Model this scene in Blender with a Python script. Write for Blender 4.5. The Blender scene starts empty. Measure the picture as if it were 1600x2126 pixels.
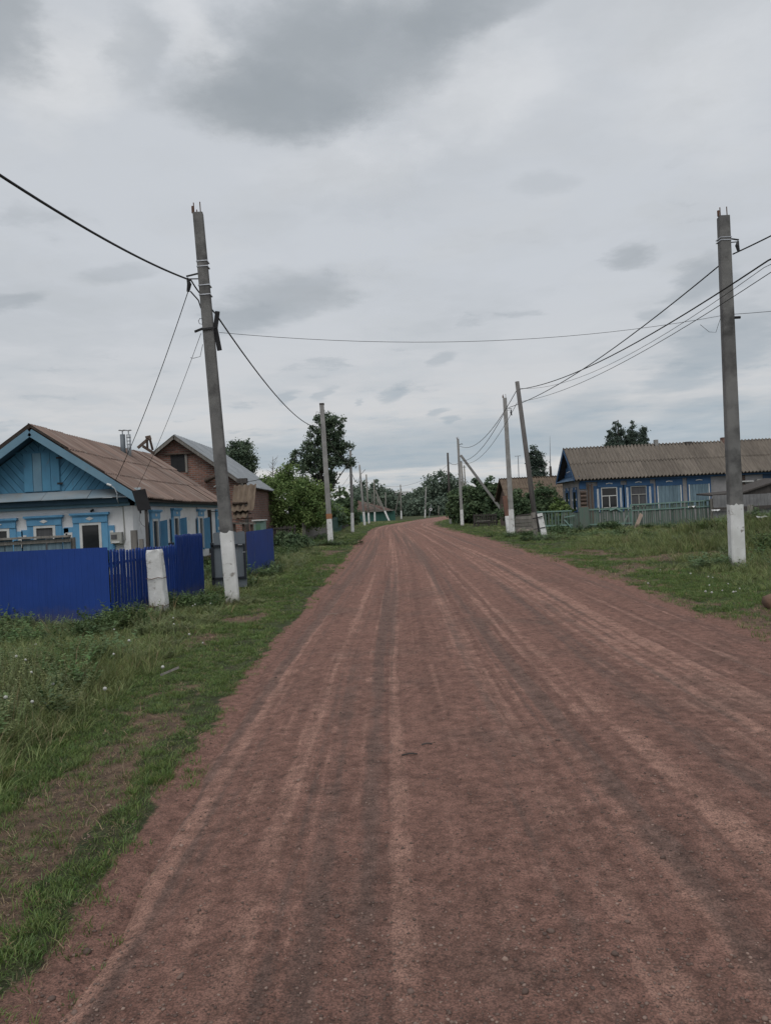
import bpy, math, random
import numpy as np
from mathutils import Vector, Matrix
rnd = random.Random(7)
R = math.radians

# ------------------------------------------------------------------ camera, sky, sun
sc = bpy.context.scene
FPX, ROLL, EYE = 1600.0, R(2.7), 1.6
CR, SR = math.cos(ROLL), math.sin(ROLL)
cam_d = bpy.data.cameras.new('camera')
cam = bpy.data.objects.new('camera', cam_d)
sc.collection.objects.link(cam)
cam_d.sensor_fit = 'HORIZONTAL'; cam_d.sensor_width = 36; cam_d.lens = 36
cam_d.clip_start = .05; cam_d.clip_end = 6000
cam.matrix_world = Matrix.Translation((0, 0, EYE)) @ Matrix.Rotation(R(90), 4, 'X') @ Matrix.Rotation(-ROLL, 4, 'Z')
sc.camera = cam
sc.view_settings.view_transform = 'Standard'
sc.view_settings.look = 'None'
sc.view_settings.exposure = .16
sc.view_settings.gamma = 1
SUN_EL, SUN_AZ = 58, 195          # azimuth clockwise from +Y: high, behind the viewer


def make_world():
    w = bpy.data.worlds.new('World'); sc.world = w; w.use_nodes = True
    nt = w.node_tree; nt.nodes.clear()
    w.cycles.sampling_method = 'MANUAL'; w.cycles.sample_map_resolution = 256
    L = nt.links.new

    def nd(t, **kw):
        n = nt.nodes.new(t)
        for k, v in kw.items(): setattr(n, k, v)
        return n

    def put(sock, v):
        if isinstance(v, (int, float)): sock.default_value = v
        elif isinstance(v, tuple): sock.default_value = v if len(v) == len(sock.default_value) else v + (1,)
        else: L(v, sock)

    def m(op, a, b=None, c=None, clamp=False):
        n = nd('ShaderNodeMath', operation=op, use_clamp=clamp)
        put(n.inputs[0], a)
        if b is not None: put(n.inputs[1], b)
        if c is not None: put(n.inputs[2], c)
        return n.outputs[0]

    def sstep(x, lo, hi):
        n = nd('ShaderNodeMapRange', interpolation_type='SMOOTHSTEP')
        put(n.inputs[0], x); put(n.inputs[1], lo); put(n.inputs[2], hi)
        return n.outputs[0]

    def mix(f, a, b):
        n = nd('ShaderNodeMix', data_type='RGBA')
        put(n.inputs[0], f); put(n.inputs[6], a); put(n.inputs[7], b)
        return n.outputs[2]

    def noise(vec, scale, detail, rough=.55, dist=0.0):
        n = nd('ShaderNodeTexNoise'); L(vec, n.inputs['Vector'])
        n.inputs['Scale'].default_value = scale; n.inputs['Detail'].default_value = detail
        n.inputs['Roughness'].default_value = rough; n.inputs['Distortion'].default_value = dist
        return n

    tc = nd('ShaderNodeTexCoord')
    sep = nd('ShaderNodeSeparateXYZ'); L(tc.outputs['Generated'], sep.inputs[0])
    zz = m('ADD', m('MAXIMUM', sep.outputs[2], 0.0), .07)      # a cloud sheet that bends down to the horizon
    u = m('DIVIDE', sep.outputs[0], zz); v = m('DIVIDE', sep.outputs[1], zz)
    com = nd('ShaderNodeCombineXYZ'); L(u, com.inputs[0]); L(v, com.inputs[1])
    uv = com.outputs[0]
    # the flat cloud sheet, warped a little so that its edges fray
    wn = noise(uv, 3.0, 9, .62)
    sub = nd('ShaderNodeVectorMath', operation='SUBTRACT'); L(wn.outputs['Color'], sub.inputs[0]); sub.inputs[1].default_value = (.5, .5, .5)
    scl = nd('ShaderNodeVectorMath', operation='SCALE'); L(sub.outputs[0], scl.inputs[0]); scl.inputs['Scale'].default_value = .30
    add = nd('ShaderNodeVectorMath', operation='ADD'); L(uv, add.inputs[0]); L(scl.outputs[0], add.inputs[1])
    wv = add.outputs[0]
    rag = noise(uv, 2.9, 10, .64).outputs['Fac']

    def sheet(px, py):
        # where on the cloud sheet the photograph sees this cloud
        a, up = px - 800, 1063 - py
        d = Vector((a * CR + up * SR, FPX, up * CR - a * SR)).normalized()
        return Vector((d.x, d.y, 0)) / (max(d.z, 0) + .07)

    def blob(c, e1, e2, soft=.75):
        c, p, q = sheet(*c), sheet(*e1), sheet(*e2); p, q = p - c, q - c
        det = p.x * q.y - p.y * q.x
        sb = nd('ShaderNodeVectorMath', operation='SUBTRACT'); L(wv, sb.inputs[0]); sb.inputs[1].default_value = c
        da = nd('ShaderNodeVectorMath', operation='DOT_PRODUCT'); L(sb.outputs[0], da.inputs[0]); da.inputs[1].default_value = (q.y / det, -q.x / det, 0)
        db = nd('ShaderNodeVectorMath', operation='DOT_PRODUCT'); L(sb.outputs[0], db.inputs[0]); db.inputs[1].default_value = (-p.y / det, p.x / det, 0)
        cb = nd('ShaderNodeCombineXYZ'); L(da.outputs['Value'], cb.inputs[0]); L(db.outputs['Value'], cb.inputs[1])
        ln_ = nd('ShaderNodeVectorMath', operation='LENGTH'); L(cb.outputs[0], ln_.inputs[0])
        r = m('ADD', ln_.outputs['Value'], m('MULTIPLY', m('SUBTRACT', rag, .5), 1.15))
        return sstep(r, 1.15, 1.15 - soft)

    big = noise(wv, .9, 5, .5).outputs['Fac']
    fine = noise(wv, 2.4, 9, .6).outputs['Fac']
    veil = m('ADD', m('MULTIPLY', big, .5), m('MULTIPLY', fine, .5))
    dark = m('MULTIPLY', sstep(veil, .42, .66), .24)
    # torn scraps hanging under the sheet
    torn = noise(wv, 1.8, 9, .62).outputs['Fac']
    el = sep.outputs[2]
    zen = m('SUBTRACT', 1.0, sstep(el, .30, .42))
    dark = m('ADD', dark, m('MULTIPLY', m('MULTIPLY', sstep(torn, .58, .68), .20), zen))
    lift = m('MULTIPLY', fine, .1)
    for c, e1, e2, k in (
            ((700, 125), (1030, -30), (775, 262), .62), ((560, 215), (800, 215), (570, 300), .50), ((600, 45), (860, -20), (600, 140), .25), ((980, 5), (1190, -75), (1010, 80), .45),
            ((130, 170), (290, 110), (160, 290), -.7), ((400, 80), (470, 0), (460, 190), -.55), ((1010, 190), (1250, 60), (1080, 290), -.5), ((1450, 180), (1700, 120), (1480, 380), -.4), ((700, 350), (950, 300), (720, 430), -.35), ((1380, 900), (1600, 870), (1390, 935), -.5), ((640, 930), (800, 915), (650, 960), -.4),
            ((20, 40), (160, -10), (60, 160), .5), ((275, 120), (340, 60), (305, 200), .2), ((560, 632), (735, 588), (575, 684), .42), ((500, 652), (590, 640), (505, 684), .25),
            ((1315, 530), (1380, 518), (1320, 555), .42), ((1460, 580), (1545, 556), (1460, 625), .45), ((1510, 722), (1680, 690), (1510, 785), .5), ((1350, 656), (1395, 650), (1350, 671), .32),
            ((820, 818), (862, 806), (823, 837), .42), ((920, 746), (955, 736), (925, 764), .3), ((598, 825), (624, 819), (600, 842), .36), ((676, 819), (700, 811), (678, 834), .36),
            ((905, 855), (925, 849), (906, 864), .4), ((928, 872), (946, 867), (929, 881), .4), ((1210, 845), (1310, 822), (1215, 876), .25), ((1405, 792), (1510, 775), (1405, 820), .32),
            ((1455, 852), (1575, 834), (1455, 880), .3), ((20, 632), (110, 620), (20, 654), .36), ((240, 570), (330, 556), (242, 596), .22), ((1110, 380), (1180, 366), (1112, 410), .14), ((740, 835), (752, 830), (741, 842), .3)):
        if k > 0: dark = m('ADD', dark, m('MULTIPLY', blob(c, e1, e2), k))
        else: lift = m('ADD', lift, m('MULTIPLY', blob(c, e1, e2, 1.1), -k))
    # long blue-grey layers low over the horizon
    lay = nd('ShaderNodeCombineXYZ'); L(m('MULTIPLY', sep.outputs[0], 3.4), lay.inputs[0]); L(m('MULTIPLY', sep.outputs[1], 3.4), lay.inputs[1]); L(m('MULTIPLY', el, 22.0), lay.inputs[2])
    ln = noise(lay.outputs[0], 1.0, 7, .6).outputs['Fac']
    el2 = m('ADD', el, m('MULTIPLY', m('SUBTRACT', ln, .5), .075))
    band = m('MULTIPLY', sstep(el2, .052, .066), m('SUBTRACT', 1.0, sstep(el2, .080, .125)))
    band2 = m('MULTIPLY', sstep(el2, .026, .034), m('SUBTRACT', 1.0, sstep(el2, .034, .048)))
    dark = m('ADD', dark, m('ADD', m('MULTIPLY', band, .72), m('MULTIPLY', band2, .35)))
    dark = m('MULTIPLY', m('MAXIMUM', dark, 0.0), m('ADD', .45, m('MULTIPLY', m('ADD', fine, torn), .52)))
    dark = m('SUBTRACT', 1.0, m('EXPONENT', m('MULTIPLY', dark, -1.55)))
    lite = mix(sstep(el, .0, .30), (5.85, 5.75, 5.66, 1), (5.15, 5.42, 5.78, 1))
    lite = mix(m('MULTIPLY', sstep(fine, .46, .66), .5), lite, (5.9, 6.08, 6.3, 1))
    lite = mix(m('MINIMUM', lift, 1.0), lite, (7.0, 7.1, 7.25, 1))
    shade = mix(sstep(el, .05, .30), (2.7, 3.45, 4.1, 1), (2.6, 2.9, 3.15, 1))
    cloud = mix(dark, lite, shade)
    sky = nd('ShaderNodeTexSky', sky_type='NISHITA', sun_disc=False)
    sky.sun_elevation = R(SUN_EL); sky.sun_rotation = R(SUN_AZ)
    col = mix(.96, sky.outputs[0], cloud)
    bg = nd('ShaderNodeBackground'); L(col, bg.inputs[0]); bg.inputs[1].default_value = .1
    out = nd('ShaderNodeOutputWorld'); L(bg.outputs[0], out.inputs[0])


make_world()
sun_d = bpy.data.lights.new('sun', 'SUN'); sun_d.energy = 1.4; sun_d.angle = R(40); sun_d.color = (1, .97, .92)
sun = bpy.data.objects.new('sun', sun_d); sc.collection.objects.link(sun)
sv = Vector((math.sin(R(SUN_AZ)) * math.cos(R(SUN_EL)), math.cos(R(SUN_AZ)) * math.cos(R(SUN_EL)), math.sin(R(SUN_EL))))
sun.rotation_euler = sv.to_track_quat('Z', 'Y').to_euler()
sun.location = sv * 60

# ------------------------------------------------------------------ helpers
col = sc.collection
ORG = {}
MESH_CACHE = {}


def at(px, py, Y):
    """a point of the place at distance Y up the street, from where the photo shows it"""
    dx, up = px - 800, 1063 - py
    return Vector(((dx * CR + up * SR) / FPX * Y, Y, EYE + (up * CR - dx * SR) / FPX * Y))


def tag(o, label=None, cat=None, group=None, kind=None):
    if label: o['label'] = label
    if cat: o['category'] = cat
    if group: o['group'] = group
    if kind or cat: o['kind'] = kind or 'thing'
    return o


def thing(name, loc, label, cat, group=None):
    o = bpy.data.objects.new(name, None); col.objects.link(o)
    o.empty_display_size = .2
    o.location = loc; ORG[o] = Vector(loc)
    return tag(o, label, cat, group)


def link(name, me, parent=None, mat=None, loc=None):
    o = bpy.data.objects.new(name, me); col.objects.link(o)
    if mat and not me.materials: me.materials.append(mat)
    if parent is not None:
        o.parent = parent; ORG[o] = ORG[parent]
    else:
        ORG[o] = Vector(loc) if loc is not None else Vector()
        o.location = ORG[o]
    return o


def inst(name, me, parent, mw):
    """a piece that shares its mesh with its like; mw is its place in the world"""
    o = bpy.data.objects.new(name, me); col.objects.link(o)
    o.parent = parent
    o.matrix_local = Matrix.Translation(-ORG[parent]) @ mw
    ORG[o] = ORG[parent]
    return o


def axes(o, x, y, z):
    m = Matrix((x.to_4d(), y.to_4d(), z.to_4d(), o.to_4d())).transposed()
    m[3][0] = m[3][1] = m[3][2] = 0; m[3][3] = 1
    return m


V = Vector
X1, Y1, Z1 = V((1, 0, 0)), V((0, 1, 0)), V((0, 0, 1))


class MB:
    def __init__(s): s.v, s.f = [], []

    def add(s, vs, fs):
        n = len(s.v); s.v += [V(p) for p in vs]; s.f += [tuple(i + n for i in f) for f in fs]; return s

    def box(s, lo, hi):
        (a, b, c), (d, e, f) = lo, hi
        return s.add([(a, b, c), (d, b, c), (d, e, c), (a, e, c), (a, b, f), (d, b, f), (d, e, f), (a, e, f)],
                     [(3, 2, 1, 0), (4, 5, 6, 7), (0, 1, 5, 4), (1, 2, 6, 5), (2, 3, 7, 6), (3, 0, 4, 7)])

    def beam(s, p0, p1, w, h, w1=None, h1=None, side=None):
        """a squared bar from p0 to p1, w wide and h deep"""
        p0, p1 = V(p0), V(p1); d = (p1 - p0).normalized()
        sd = V(side) if side is not None else (Y1 if abs(d.y) < .8 else X1)
        a = d.cross(sd).normalized(); b = d.cross(a).normalized()
        w1 = w if w1 is None else w1; h1 = h if h1 is None else h1
        vs = []
        for p, ww, hh in ((p0, w, h), (p1, w1, h1)):
            for i, j in ((-1, -1), (1, -1), (1, 1), (-1, 1)): vs.append(p + a * (i * ww / 2) + b * (j * hh / 2))
        return s.add(vs, [(3, 2, 1, 0), (4, 5, 6, 7), (0, 1, 5, 4), (1, 2, 6, 5), (2, 3, 7, 6), (3, 0, 4, 7)])

    def tube(s, pts, rad, n=6, cap=True):
        pts = [V(p) for p in pts]
        if not isinstance(rad, (list, tuple)): rad = [rad] * len(pts)
        base = len(s.v); ref = None
        for i, p in enumerate(pts):
            d = (pts[min(i + 1, len(pts) - 1)] - pts[max(i - 1, 0)]).normalized()
            if ref is None: ref = d.orthogonal().normalized()
            ref = (ref - d * ref.dot(d)).normalized(); o = d.cross(ref)
            for k in range(n):
                t = 2 * math.pi * k / n
                s.v.append(p + (ref * math.cos(t) + o * math.sin(t)) * rad[i])
        for i in range(len(pts) - 1):
            for k in range(n):
                a, b = base + i * n + k, base + i * n + (k + 1) % n
                s.f.append((a, b, b + n, a + n))
        if cap:
            s.f.append(tuple(base + k for k in range(n))[::-1])
            s.f.append(tuple(base + (len(pts) - 1) * n + k for k in range(n)))
        return s

    def prism(s, poly, o, r, u, n0, n1):
        """poly of (a, b) on the plane through o spanned by r and u, thick from n0 to n1 along r x u"""
        o, r, u = V(o), V(r), V(u); n = r.cross(u).normalized(); k = len(poly)
        return s.add([o + r * a + u * b + n * n0 for a, b in poly] + [o + r * a + u * b + n * n1 for a, b in poly],
                     [tuple(range(k))[::-1], tuple(range(k, 2 * k))] + [(i, (i + 1) % k, (i + 1) % k + k, i + k) for i in range(k)])

    def mesh(s, name, mat=None, smooth=False):
        me = bpy.data.meshes.new(name)
        me.from_pydata([tuple(p) for p in s.v], [], s.f)
        if mat: me.materials.append(mat)
        if smooth: me.polygons.foreach_set('use_smooth', [True] * len(me.polygons))
        me.update()
        return me

    def build(s, name, mat, parent=None, loc=None, smooth=False):
        org = ORG[parent] if parent is not None else V(loc if loc is not None else (0, 0, 0))
        s.v = [p - org for p in s.v]
        return link(name, s.mesh(name, mat, smooth), parent, None, org if parent is None else None)


def clip(poly, a, b, c):
    """keep the side a*x + b*y <= c of a convex polygon"""
    out = []
    for i in range(len(poly)):
        p, q = poly[i], poly[(i + 1) % len(poly)]
        dp, dq = a * p[0] + b * p[1] - c, a * q[0] + b * q[1] - c
        if dp <= 0: out.append(p)
        if (dp < 0 < dq) or (dq < 0 < dp):
            t = dp / (dp - dq); out.append((p[0] + (q[0] - p[0]) * t, p[1] + (q[1] - p[1]) * t))
    return out


# ------------------------------------------------------------------ materials
MATS = {}


def mat(name, c1, c2=None, scale=4.0, rough=.85, bump=0.0, bscale=30.0, stretch=(1, 1, 1), detail=7, metal=0.0,
        rand=0.0, c3=None, s3=3.0, t3=(.58, .66), spec=.3, lo=.35, hi=.65):
    """two-tone noise, an optional third tone in patches, grain, and a small change from piece to piece"""
    if name in MATS: return MATS[name]
    m = bpy.data.materials.new(name); m.use_nodes = True; MATS[name] = m
    nt = m.node_tree; L = nt.links.new; b = nt.nodes['Principled BSDF']
    b.inputs['Roughness'].default_value = rough; b.inputs['Metallic'].default_value = metal
    b.inputs['Specular IOR Level'].default_value = spec
    tc = nt.nodes.new('ShaderNodeTexCoord'); mp = nt.nodes.new('ShaderNodeMapping')
    mp.inputs['Scale'].default_value = stretch
    oi = nt.nodes.new('ShaderNodeObjectInfo')
    ad = nt.nodes.new('ShaderNodeVectorMath'); ad.operation = 'ADD'
    sc_ = nt.nodes.new('ShaderNodeMath'); sc_.operation = 'MULTIPLY'; sc_.inputs[1].default_value = 37.0
    L(oi.outputs['Random'], sc_.inputs[0])
    L(tc.outputs['Object'], ad.inputs[0]); L(sc_.outputs[0], ad.inputs[1]); L(ad.outputs[0], mp.inputs[0])

    def noise(s, d=detail, r=.6):
        n = nt.nodes.new('ShaderNodeTexNoise'); n.inputs['Scale'].default_value = s
        n.inputs['Detail'].default_value = d; n.inputs['Roughness'].default_value = r
        L(mp.outputs[0], n.inputs['Vector']); return n.outputs['Fac']

    def rng(x, a, z, o0=0.0, o1=1.0):
        n = nt.nodes.new('ShaderNodeMapRange'); L(x, n.inputs[0])
        n.inputs[1].default_value = a; n.inputs[2].default_value = z; n.inputs[3].default_value = o0; n.inputs[4].default_value = o1
        return n.outputs[0]

    def mix(f, a, z, bt='MIX'):
        n = nt.nodes.new('ShaderNodeMix'); n.data_type = 'RGBA'; n.blend_type = bt
        for s_, v in ((0, f), (6, a), (7, z)):
            if isinstance(v, tuple): n.inputs[s_].default_value = v + (1,)
            elif isinstance(v, float): n.inputs[s_].default_value = v
            else: L(v, n.inputs[s_])
        return n.outputs[2]
    c2 = c2 or tuple(x * .78 for x in c1)
    c = mix(rng(noise(scale), lo, hi), c1, c2)
    if c3: c = mix(rng(noise(s3, 9, .65), *t3), c, c3)
    if rand:
        hs = nt.nodes.new('ShaderNodeHueSaturation'); L(c, hs.inputs['Color'])
        L(rng(oi.outputs['Random'], 0, 1, 1 - rand, 1 + rand), hs.inputs['Value']); c = hs.outputs[0]
    L(c, b.inputs['Base Color'])
    if bump:
        bp = nt.nodes.new('ShaderNodeBump'); bp.inputs['Strength'].default_value = min(1, bump); bp.inputs['Distance'].default_value = .01 * max(1, bump)
        L(noise(bscale, 5), bp.inputs['Height']); L(bp.outputs[0], b.inputs['Normal'])
    return m


concrete = mat('pole_concrete', (.19, .187, .182), (.12, .118, .117), 2.2, .92, .7, 60, c3=(.062, .061, .061), s3=1.6, t3=(.47, .66))
concrete_y = mat('pole_concrete_worn', (.31, .305, .295), (.22, .217, .21), 2.2, .92, .6, 50)
lime = mat('limewash', (.72, .72, .72), (.58, .58, .57), 3.2, .95, .6, 45, c3=(.24, .22, .2), s3=5.5, t3=(.575, .66))
wood_dark = mat('tarred_wood', (.085, .075, .07), (.05, .045, .042), 3, .9, .7, 25, stretch=(6, 6, .5))
wood_pole = mat('pole_wood', (.24, .23, .205), (.15, .142, .13), 3, .9, .7, 25, stretch=(6, 6, .5))
wood_gray = mat('grey_wood', (.23, .215, .195), (.13, .12, .11), 3, .9, .6, 30, stretch=(5, 5, .6), rand=.2)
wood_brown = mat('brown_wood', (.125, .09, .072), (.075, .056, .048), 3, .9, .6, 30, stretch=(5, 5, .6), rand=.2)
rust = mat('rusty_iron', (.14, .07, .045), (.07, .045, .035), 9, .85, .4, 40)
iron = mat('dark_iron', (.035, .035, .038), (.02, .02, .022), 6, .6, .1, 40, metal=.2)
steel = mat('bare_steel', (.55, .56, .58), (.35, .35, .36), 8, .35, metal=.9)
galv = mat('galvanised', (.42, .44, .46), (.3, .32, .34), 5, .45, metal=.6)
rubber = mat('cable_black', (.018, .018, .02), (.012, .012, .013), 5, .6)
wirem = mat('wire_grey', (.05, .05, .055), (.03, .03, .035), 5, .6)
plaster = mat('white_plaster', (.72, .72, .725), (.60, .60, .61), 1.7, .95, .8, 18, c3=(.34, .32, .30), s3=1.6, t3=(.60, .74))
blue_lt = mat('light_blue_paint', (.13, .33, .52), (.095, .25, .42), 2.5, .6, .25, 30, stretch=(2, 2, .6), c3=(.22, .30, .37), s3=5, t3=(.62, .72), rand=.1)
blue_gb = mat('gable_blue_paint', (.078, .225, .345), (.064, .18, .285), 2, .7, .3, 30, stretch=(2, 2, 1), rand=.13, c3=(.10, .15, .19), s3=4, t3=(.6, .75))
blue_tr = mat('trim_blue_paint', (.15, .265, .345), (.12, .215, .29), 2, .65, .2, 30, c3=(.16, .20, .235), s3=3, t3=(.6, .75))
blue_dk = mat('cornice_blue_paint', (.055, .11, .165), (.04, .082, .125), 2, .7)
pent_m = mat('pent_sheet', (.17, .235, .285), (.24, .265, .28), 1.2, .55, c3=(.2, .19, .17), s3=1.6, t3=(.52, .75))
white_p = mat('white_paint', (.62, .62, .61), (.5, .5, .49), 6, .6, .2, 30)
fence_b = mat('fence_blue', (.013, .050, .245), (.011, .041, .195), 1.2, .5, c3=(.10, .14, .30), s3=15, t3=(.72, .75), rand=.05, spec=.3)
def dusty_foot(m, col_, top):
    """dried mud splashed up from the ground, ragged along its upper edge"""
    nt = m.node_tree; L = nt.links.new; b = nt.nodes['Principled BSDF']; src = b.inputs['Base Color'].links[0].from_socket
    ge = nt.nodes.new('ShaderNodeNewGeometry'); sp = nt.nodes.new('ShaderNodeSeparateXYZ'); L(ge.outputs['Position'], sp.inputs[0])
    no = nt.nodes.new('ShaderNodeTexNoise'); no.inputs['Scale'].default_value = 9; no.inputs['Detail'].default_value = 8; no.inputs['Roughness'].default_value = .7; L(ge.outputs['Position'], no.inputs['Vector'])
    ad = nt.nodes.new('ShaderNodeMath'); ad.operation = 'MULTIPLY_ADD'; L(no.outputs[0], ad.inputs[0]); ad.inputs[1].default_value = -top * 1.6; L(sp.outputs[2], ad.inputs[2])
    mr = nt.nodes.new('ShaderNodeMapRange'); L(ad.outputs[0], mr.inputs[0]); mr.inputs[1].default_value = -top * .75; mr.inputs[2].default_value = top * .35; mr.inputs[3].default_value = .6; mr.inputs[4].default_value = 0
    mx = nt.nodes.new('ShaderNodeMix'); mx.data_type = 'RGBA'; L(mr.outputs[0], mx.inputs[0]); L(src, mx.inputs[6]); mx.inputs[7].default_value = col_ + (1,); L(mx.outputs[2], b.inputs['Base Color'])


dusty_foot(fence_b, (.10, .085, .075), .30)
dusty_foot(lime, (.16, .12, .095), .22)
dusty_foot(plaster, (.26, .22, .19), .5)
gate_g = mat('gate_grey', (.135, .155, .175), (.115, .132, .15), 1.5, .5, rand=.03)
gate_d = mat('gate_frame_dark', (.02, .024, .032), (.015, .018, .025), 3, .5)
black_s = mat('black_sheet', (.022, .022, .024), (.014, .014, .016), 3, .75)
slate = mat('brown_slate', (.25, .18, .15), (.155, .112, .097), 2.2, .95, .4, 40, c3=(.27, .235, .215), s3=1.3, t3=(.52, .68), rand=.16, stretch=(9, .5, 1))
slate_g = mat('grey_slate', (.225, .195, .165), (.15, .13, .112), 2.5, .95, .4, 40, c3=(.12, .105, .09), s3=1.7, t3=(.55, .7), rand=.14, stretch=(9, .5, 1))
slate_o = mat('ochre_slate', (.175, .135, .10), (.11, .082, .062), 2.5, .95, .4, 40, rand=.12, stretch=(3, .7, 1))
slate_w = mat('fence_slate', (.215, .215, .22), (.16, .16, .165), 2.5, .95, .3, 40, rand=.1)
metal_r = mat('grey_roof_metal', (.26, .28, .30), (.20, .217, .235), 2, .5, metal=.15, rand=.08)
teal_p = mat('green_fence_paint', (.085, .15, .12), (.12, .14, .122), 3, .85, .3, 30, stretch=(3, 3, .5), rand=.22, c3=(.12, .125, .115), s3=2.4, t3=(.5, .68))
teal_l = mat('pale_green_paint', (.2, .30, .27), (.15, .24, .21), 3, .8, rand=.1)
green_w = mat('green_wall_paint', (.035, .10, .08), (.028, .08, .066), 2, .8, rand=.08)
house_b = mat('deep_blue_paint', (.042, .105, .215), (.032, .08, .165), 2.5, .7, .3, 30, c3=(.06, .1, .17), s3=3, t3=(.6, .75), rand=.08)
gray_pl = mat('grey_plaster', (.28, .272, .275), (.215, .21, .213), 1.8, .95, .5, 20, c3=(.12, .11, .105), s3=1.4, t3=(.6, .72))
shut_g = mat('faded_shutter', (.17, .245, .29), (.10, .15, .185), 3, .85, .4, 30, stretch=(5, 5, .5), rand=.12)
orange_p = mat('orange_band', (.36, .17, .085), (.27, .135, .08), 4, .9)
clay = mat('clay', (.19, .115, .08), (.105, .068, .052), 5, .95, 1, 18)
stone = mat('rubble_stone', (.22, .19, .165), (.14, .12, .105), 5, .95, 1, 14, rand=.25)
glass = mat('dark_glass', (.022, .024, .027), (.014, .015, .017), 2, .12, spec=.5)
curtain = mat('grey_curtain', (.10, .10, .105), (.07, .07, .075), 3, .9, stretch=(8, 8, .5))
plastic_w = mat('white_plastic', (.7, .7, .7), (.55, .55, .55), 5, .5)
meter_m = mat('meter_grey', (.33, .33, .31), (.27, .27, .25), 4, .6)
seed_m = mat('seed_fluff', (.5, .5, .47), (.36, .36, .33), 30, .95)
stem_m = mat('dandelion_stem', (.14, .18, .08), (.10, .14, .06), 10, .8)
lean_p = mat('pale_board', (.33, .25, .2), (.24, .19, .16), 3, .9, .4, 30, stretch=(5, 5, .6))


def brick_mat():
    m = bpy.data.materials.new('old_brick'); m.use_nodes = True
    nt = m.node_tree; L = nt.links.new; b = nt.nodes['Principled BSDF']; b.inputs['Roughness'].default_value = .95
    ge = nt.nodes.new('ShaderNodeNewGeometry'); sp = nt.nodes.new('ShaderNodeSeparateXYZ'); L(ge.outputs['Position'], sp.inputs[0])
    sm = nt.nodes.new('ShaderNodeMath'); L(sp.outputs[0], sm.inputs[0]); L(sp.outputs[1], sm.inputs[1])
    cb = nt.nodes.new('ShaderNodeCombineXYZ'); L(sm.outputs[0], cb.inputs[0]); L(sp.outputs[2], cb.inputs[1])
    br = nt.nodes.new('ShaderNodeTexBrick'); L(cb.outputs[0], br.inputs['Vector'])
    for k, v in (('Color1', (.26, .12, .088, 1)), ('Color2', (.14, .07, .056, 1)), ('Mortar', (.22, .19, .17, 1))): br.inputs[k].default_value = v
    br.inputs['Scale'].default_value = 1; br.inputs['Mortar Size'].default_value = .014; br.inputs['Brick Width'].default_value = .27; br.inputs['Row Height'].default_value = .095
    no = nt.nodes.new('ShaderNodeTexNoise'); no.inputs['Scale'].default_value = 1.6; no.inputs['Detail'].default_value = 8
    mr = nt.nodes.new('ShaderNodeMapRange'); L(no.outputs[0], mr.inputs[0]); mr.inputs[1].default_value = .3; mr.inputs[2].default_value = .7; mr.inputs[3].default_value = .6; mr.inputs[4].default_value = 1.2
    hs = nt.nodes.new('ShaderNodeHueSaturation'); L(br.outputs['Color'], hs.inputs['Color']); L(mr.outputs[0], hs.inputs['Value'])
    L(hs.outputs[0], b.inputs['Base Color'])
    bp = nt.nodes.new('ShaderNodeBump'); bp.inputs['Distance'].default_value = .012; bp.invert = True
    L(br.outputs['Fac'], bp.inputs['Height']); L(bp.outputs[0], b.inputs['Normal'])
    return m


brick = brick_mat()


def leaf_mat(name, c1, c2, trans=.22, rand=0.0, rough=.6):
    m = bpy.data.materials.new(name); m.use_nodes = True; nt = m.node_tree; L = nt.links.new
    b = nt.nodes['Principled BSDF']; b.inputs['Roughness'].default_value = rough; b.inputs['Specular IOR Level'].default_value = .2
    at_ = nt.nodes.new('ShaderNodeAttribute'); at_.attribute_name = 'var'
    mx = nt.nodes.new('ShaderNodeMix'); mx.data_type = 'RGBA'; mx.inputs[6].default_value = c1 + (1,); mx.inputs[7].default_value = c2 + (1,)
    L(at_.outputs['Fac'], mx.inputs[0]); c = mx.outputs[2]
    if rand:
        oi = nt.nodes.new('ShaderNodeObjectInfo'); hs = nt.nodes.new('ShaderNodeHueSaturation')
        for k, (o0, o1) in (('Value', (1 - rand, 1 + rand)), ('Hue', (.5 - rand * .09, .5 + rand * .05)), ('Saturation', (1 - rand * .5, 1.0 + rand * .25))):
            q = nt.nodes.new('ShaderNodeMath'); q.operation = 'MULTIPLY'; L(oi.outputs['Random'], q.inputs[0]); q.inputs[1].default_value = {'Value': 1.0, 'Hue': 7.3, 'Saturation': 13.7}[k]
            fr = nt.nodes.new('ShaderNodeMath'); fr.operation = 'FRACT'; L(q.outputs[0], fr.inputs[0])
            mr = nt.nodes.new('ShaderNodeMapRange'); L(fr.outputs[0], mr.inputs[0]); mr.inputs[3].default_value = o0; mr.inputs[4].default_value = o1
            L(mr.outputs[0], hs.inputs[k])
        L(c, hs.inputs['Color']); c = hs.outputs[0]
    L(c, b.inputs['Base Color'])
    tr = nt.nodes.new('ShaderNodeBsdfTranslucent'); L(c, tr.inputs[0])
    ms = nt.nodes.new('ShaderNodeMixShader'); ms.inputs[0].default_value = trans
    L(b.outputs[0], ms.inputs[1]); L(tr.outputs[0], ms.inputs[2]); L(ms.outputs[0], nt.nodes['Material Output'].inputs[0])
    return m


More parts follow.
